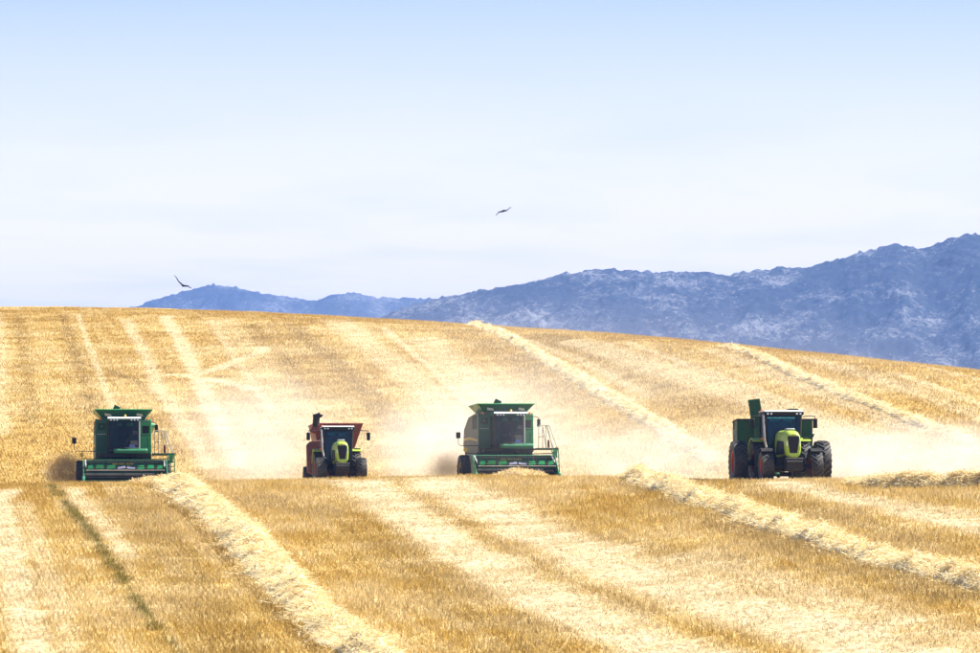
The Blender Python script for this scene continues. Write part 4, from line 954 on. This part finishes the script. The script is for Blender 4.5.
# ---------------------------------------------------------------- dust raised by the machines
def dustmat(name, col, dens, scale, lo, hi, aniso=.25, absorb=False):
    m, nt = newmat(name)
    tc = N(nt, 'ShaderNodeTexCoord'); ob = tc.outputs['Object']
    ln = N(nt, 'ShaderNodeVectorMath', operation='LENGTH'); L(nt, ob, ln.inputs[0])
    fall = mapr(nt, ln.outputs['Value'], .15, 1.0, 1, 0); nt.nodes[-1].interpolation_type = 'SMOOTHSTEP'
    geo = N(nt, 'ShaderNodeNewGeometry'); n1 = noise(nt, geo.outputs['Position'], scale, 4, .55)
    cut = mapr(nt, n1, lo, hi, 0, 1)
    a = N(nt, 'ShaderNodeMath', operation='MULTIPLY'); L(nt, fall, a.inputs[0]); L(nt, cut, a.inputs[1])
    b = N(nt, 'ShaderNodeMath', operation='MULTIPLY'); L(nt, a.outputs[0], b.inputs[0]); b.inputs[1].default_value = dens
    pv = N(nt, 'ShaderNodeVolumeScatter'); pv.inputs['Color'].default_value = (*col, 1); pv.inputs['Anisotropy'].default_value = aniso; L(nt, b.outputs[0], pv.inputs['Density'])
    if absorb:      # earthy dust also swallows light
        ab = N(nt, 'ShaderNodeVolumeAbsorption'); ab.inputs['Color'].default_value = (*col, 1); L(nt, b.outputs[0], ab.inputs['Density'])
        ad = N(nt, 'ShaderNodeAddShader'); L(nt, pv.outputs[0], ad.inputs[0]); L(nt, ab.outputs[0], ad.inputs[1]); pv = ad
    o = N(nt, 'ShaderNodeOutputMaterial'); L(nt, pv.outputs[0], o.inputs['Volume'])
    return name
def dust(label, c, r, mat, rz=0):
    b = MB(); n, k = 20, 12
    rings = [[(math.sin(math.pi * j / k) * math.cos(2 * math.pi * i / n), math.sin(math.pi * j / k) * math.sin(2 * math.pi * i / n), -math.cos(math.pi * j / k)) for i in range(n)] for j in range(1, k)]
    b.loft(rings); o = b.build('dust_cloud', mat, loc=c, scale=r, rot=(0, 0, rz))
    tag(o, label, 'dust', kind='stuff'); return o
PALE_D = (.955, .935, .905)
dustmat('pale_dust', PALE_D, .036, .24, .34, .62)
dustmat('thin_dust', PALE_D, .007, .10, .28, .65)
dustmat('dense_dust', PALE_D, .074, .45, .34, .60)
dustmat('light_dust', PALE_D, .017, .5, .30, .60)
dustmat('shaded_brown_dust', (.42, .29, .16), 1.3, .9, .30, .62, absorb=True)  # kicked-up dirt, with the shade on it put into the brown
dustmat('tan_dust', (.66, .52, .33), .6, .8, .30, .62, absorb=True)
dust('pale dust cloud trailing behind the left combine up the far slope', (-15.0, 352, 0.2), (7.5, 26, 5.5), 'pale_dust', R(7))
dust('pale dust hanging between the left combine and the smaller tractor', (-13.6, 334, -1.5), (5.5, 12, 2.6), 'pale_dust')
dust('pale dust between the smaller tractor and the middle combine', (-4.3, 338, -.6), (5.0, 16, 3.8), 'dense_dust')
dust('pale dust cloud drifting behind the middle combine', (1.0, 356, .8), (8, 24, 5.0), 'pale_dust', R(7))
dust('pale dust bank between the middle combine and the large tractor', (9.0, 326, -1.2), (8.0, 16, 3.4), 'dense_dust')
dust('pale dust behind the large tractor and cart', (16.5, 318, -.8), (7.5, 20, 3.8), 'pale_dust')
dust('low pale dust along the foot of the slope at the right edge', (24, 302, -1.3), (13, 22, 3.2), 'dense_dust')
dust('fine dust hanging about the middle combine', (1.6, 317, -.2), (6.0, 6.5, 3.8), 'light_dust')
dust('thin dust veil over the lower far slope', (3, 385, 2.5), (42, 52, 9), 'thin_dust')
dust('brown dust puff beside the left combine front wheel', (-24.9, 321, -1.9), (2.0, 3.0, 1.5), 'shaded_brown_dust')
dust('tan dust puff beside the middle combine front wheel', (-2.6, 322, -1.6), (1.9, 3.2, 1.2), 'tan_dust')

# ---------------------------------------------------------------- the blue air towards the mountains
m, nt = newmat('haze_air')
pv = N(nt, 'ShaderNodeVolumePrincipled'); pv.inputs['Color'].default_value = (.18, .35, .88, 1); pv.inputs['Density'].default_value = 8e-5; pv.inputs['Anisotropy'].default_value = .0
o = N(nt, 'ShaderNodeOutputMaterial'); L(nt, pv.outputs[0], o.inputs['Volume'])
hz = MB().box(-17000, 17000, -17000, 17000, -42, 345).build('haze', 'haze_air', smooth=False)
tag(hz, 'thin blue haze filling the air towards the mountains', 'haze', kind='stuff')
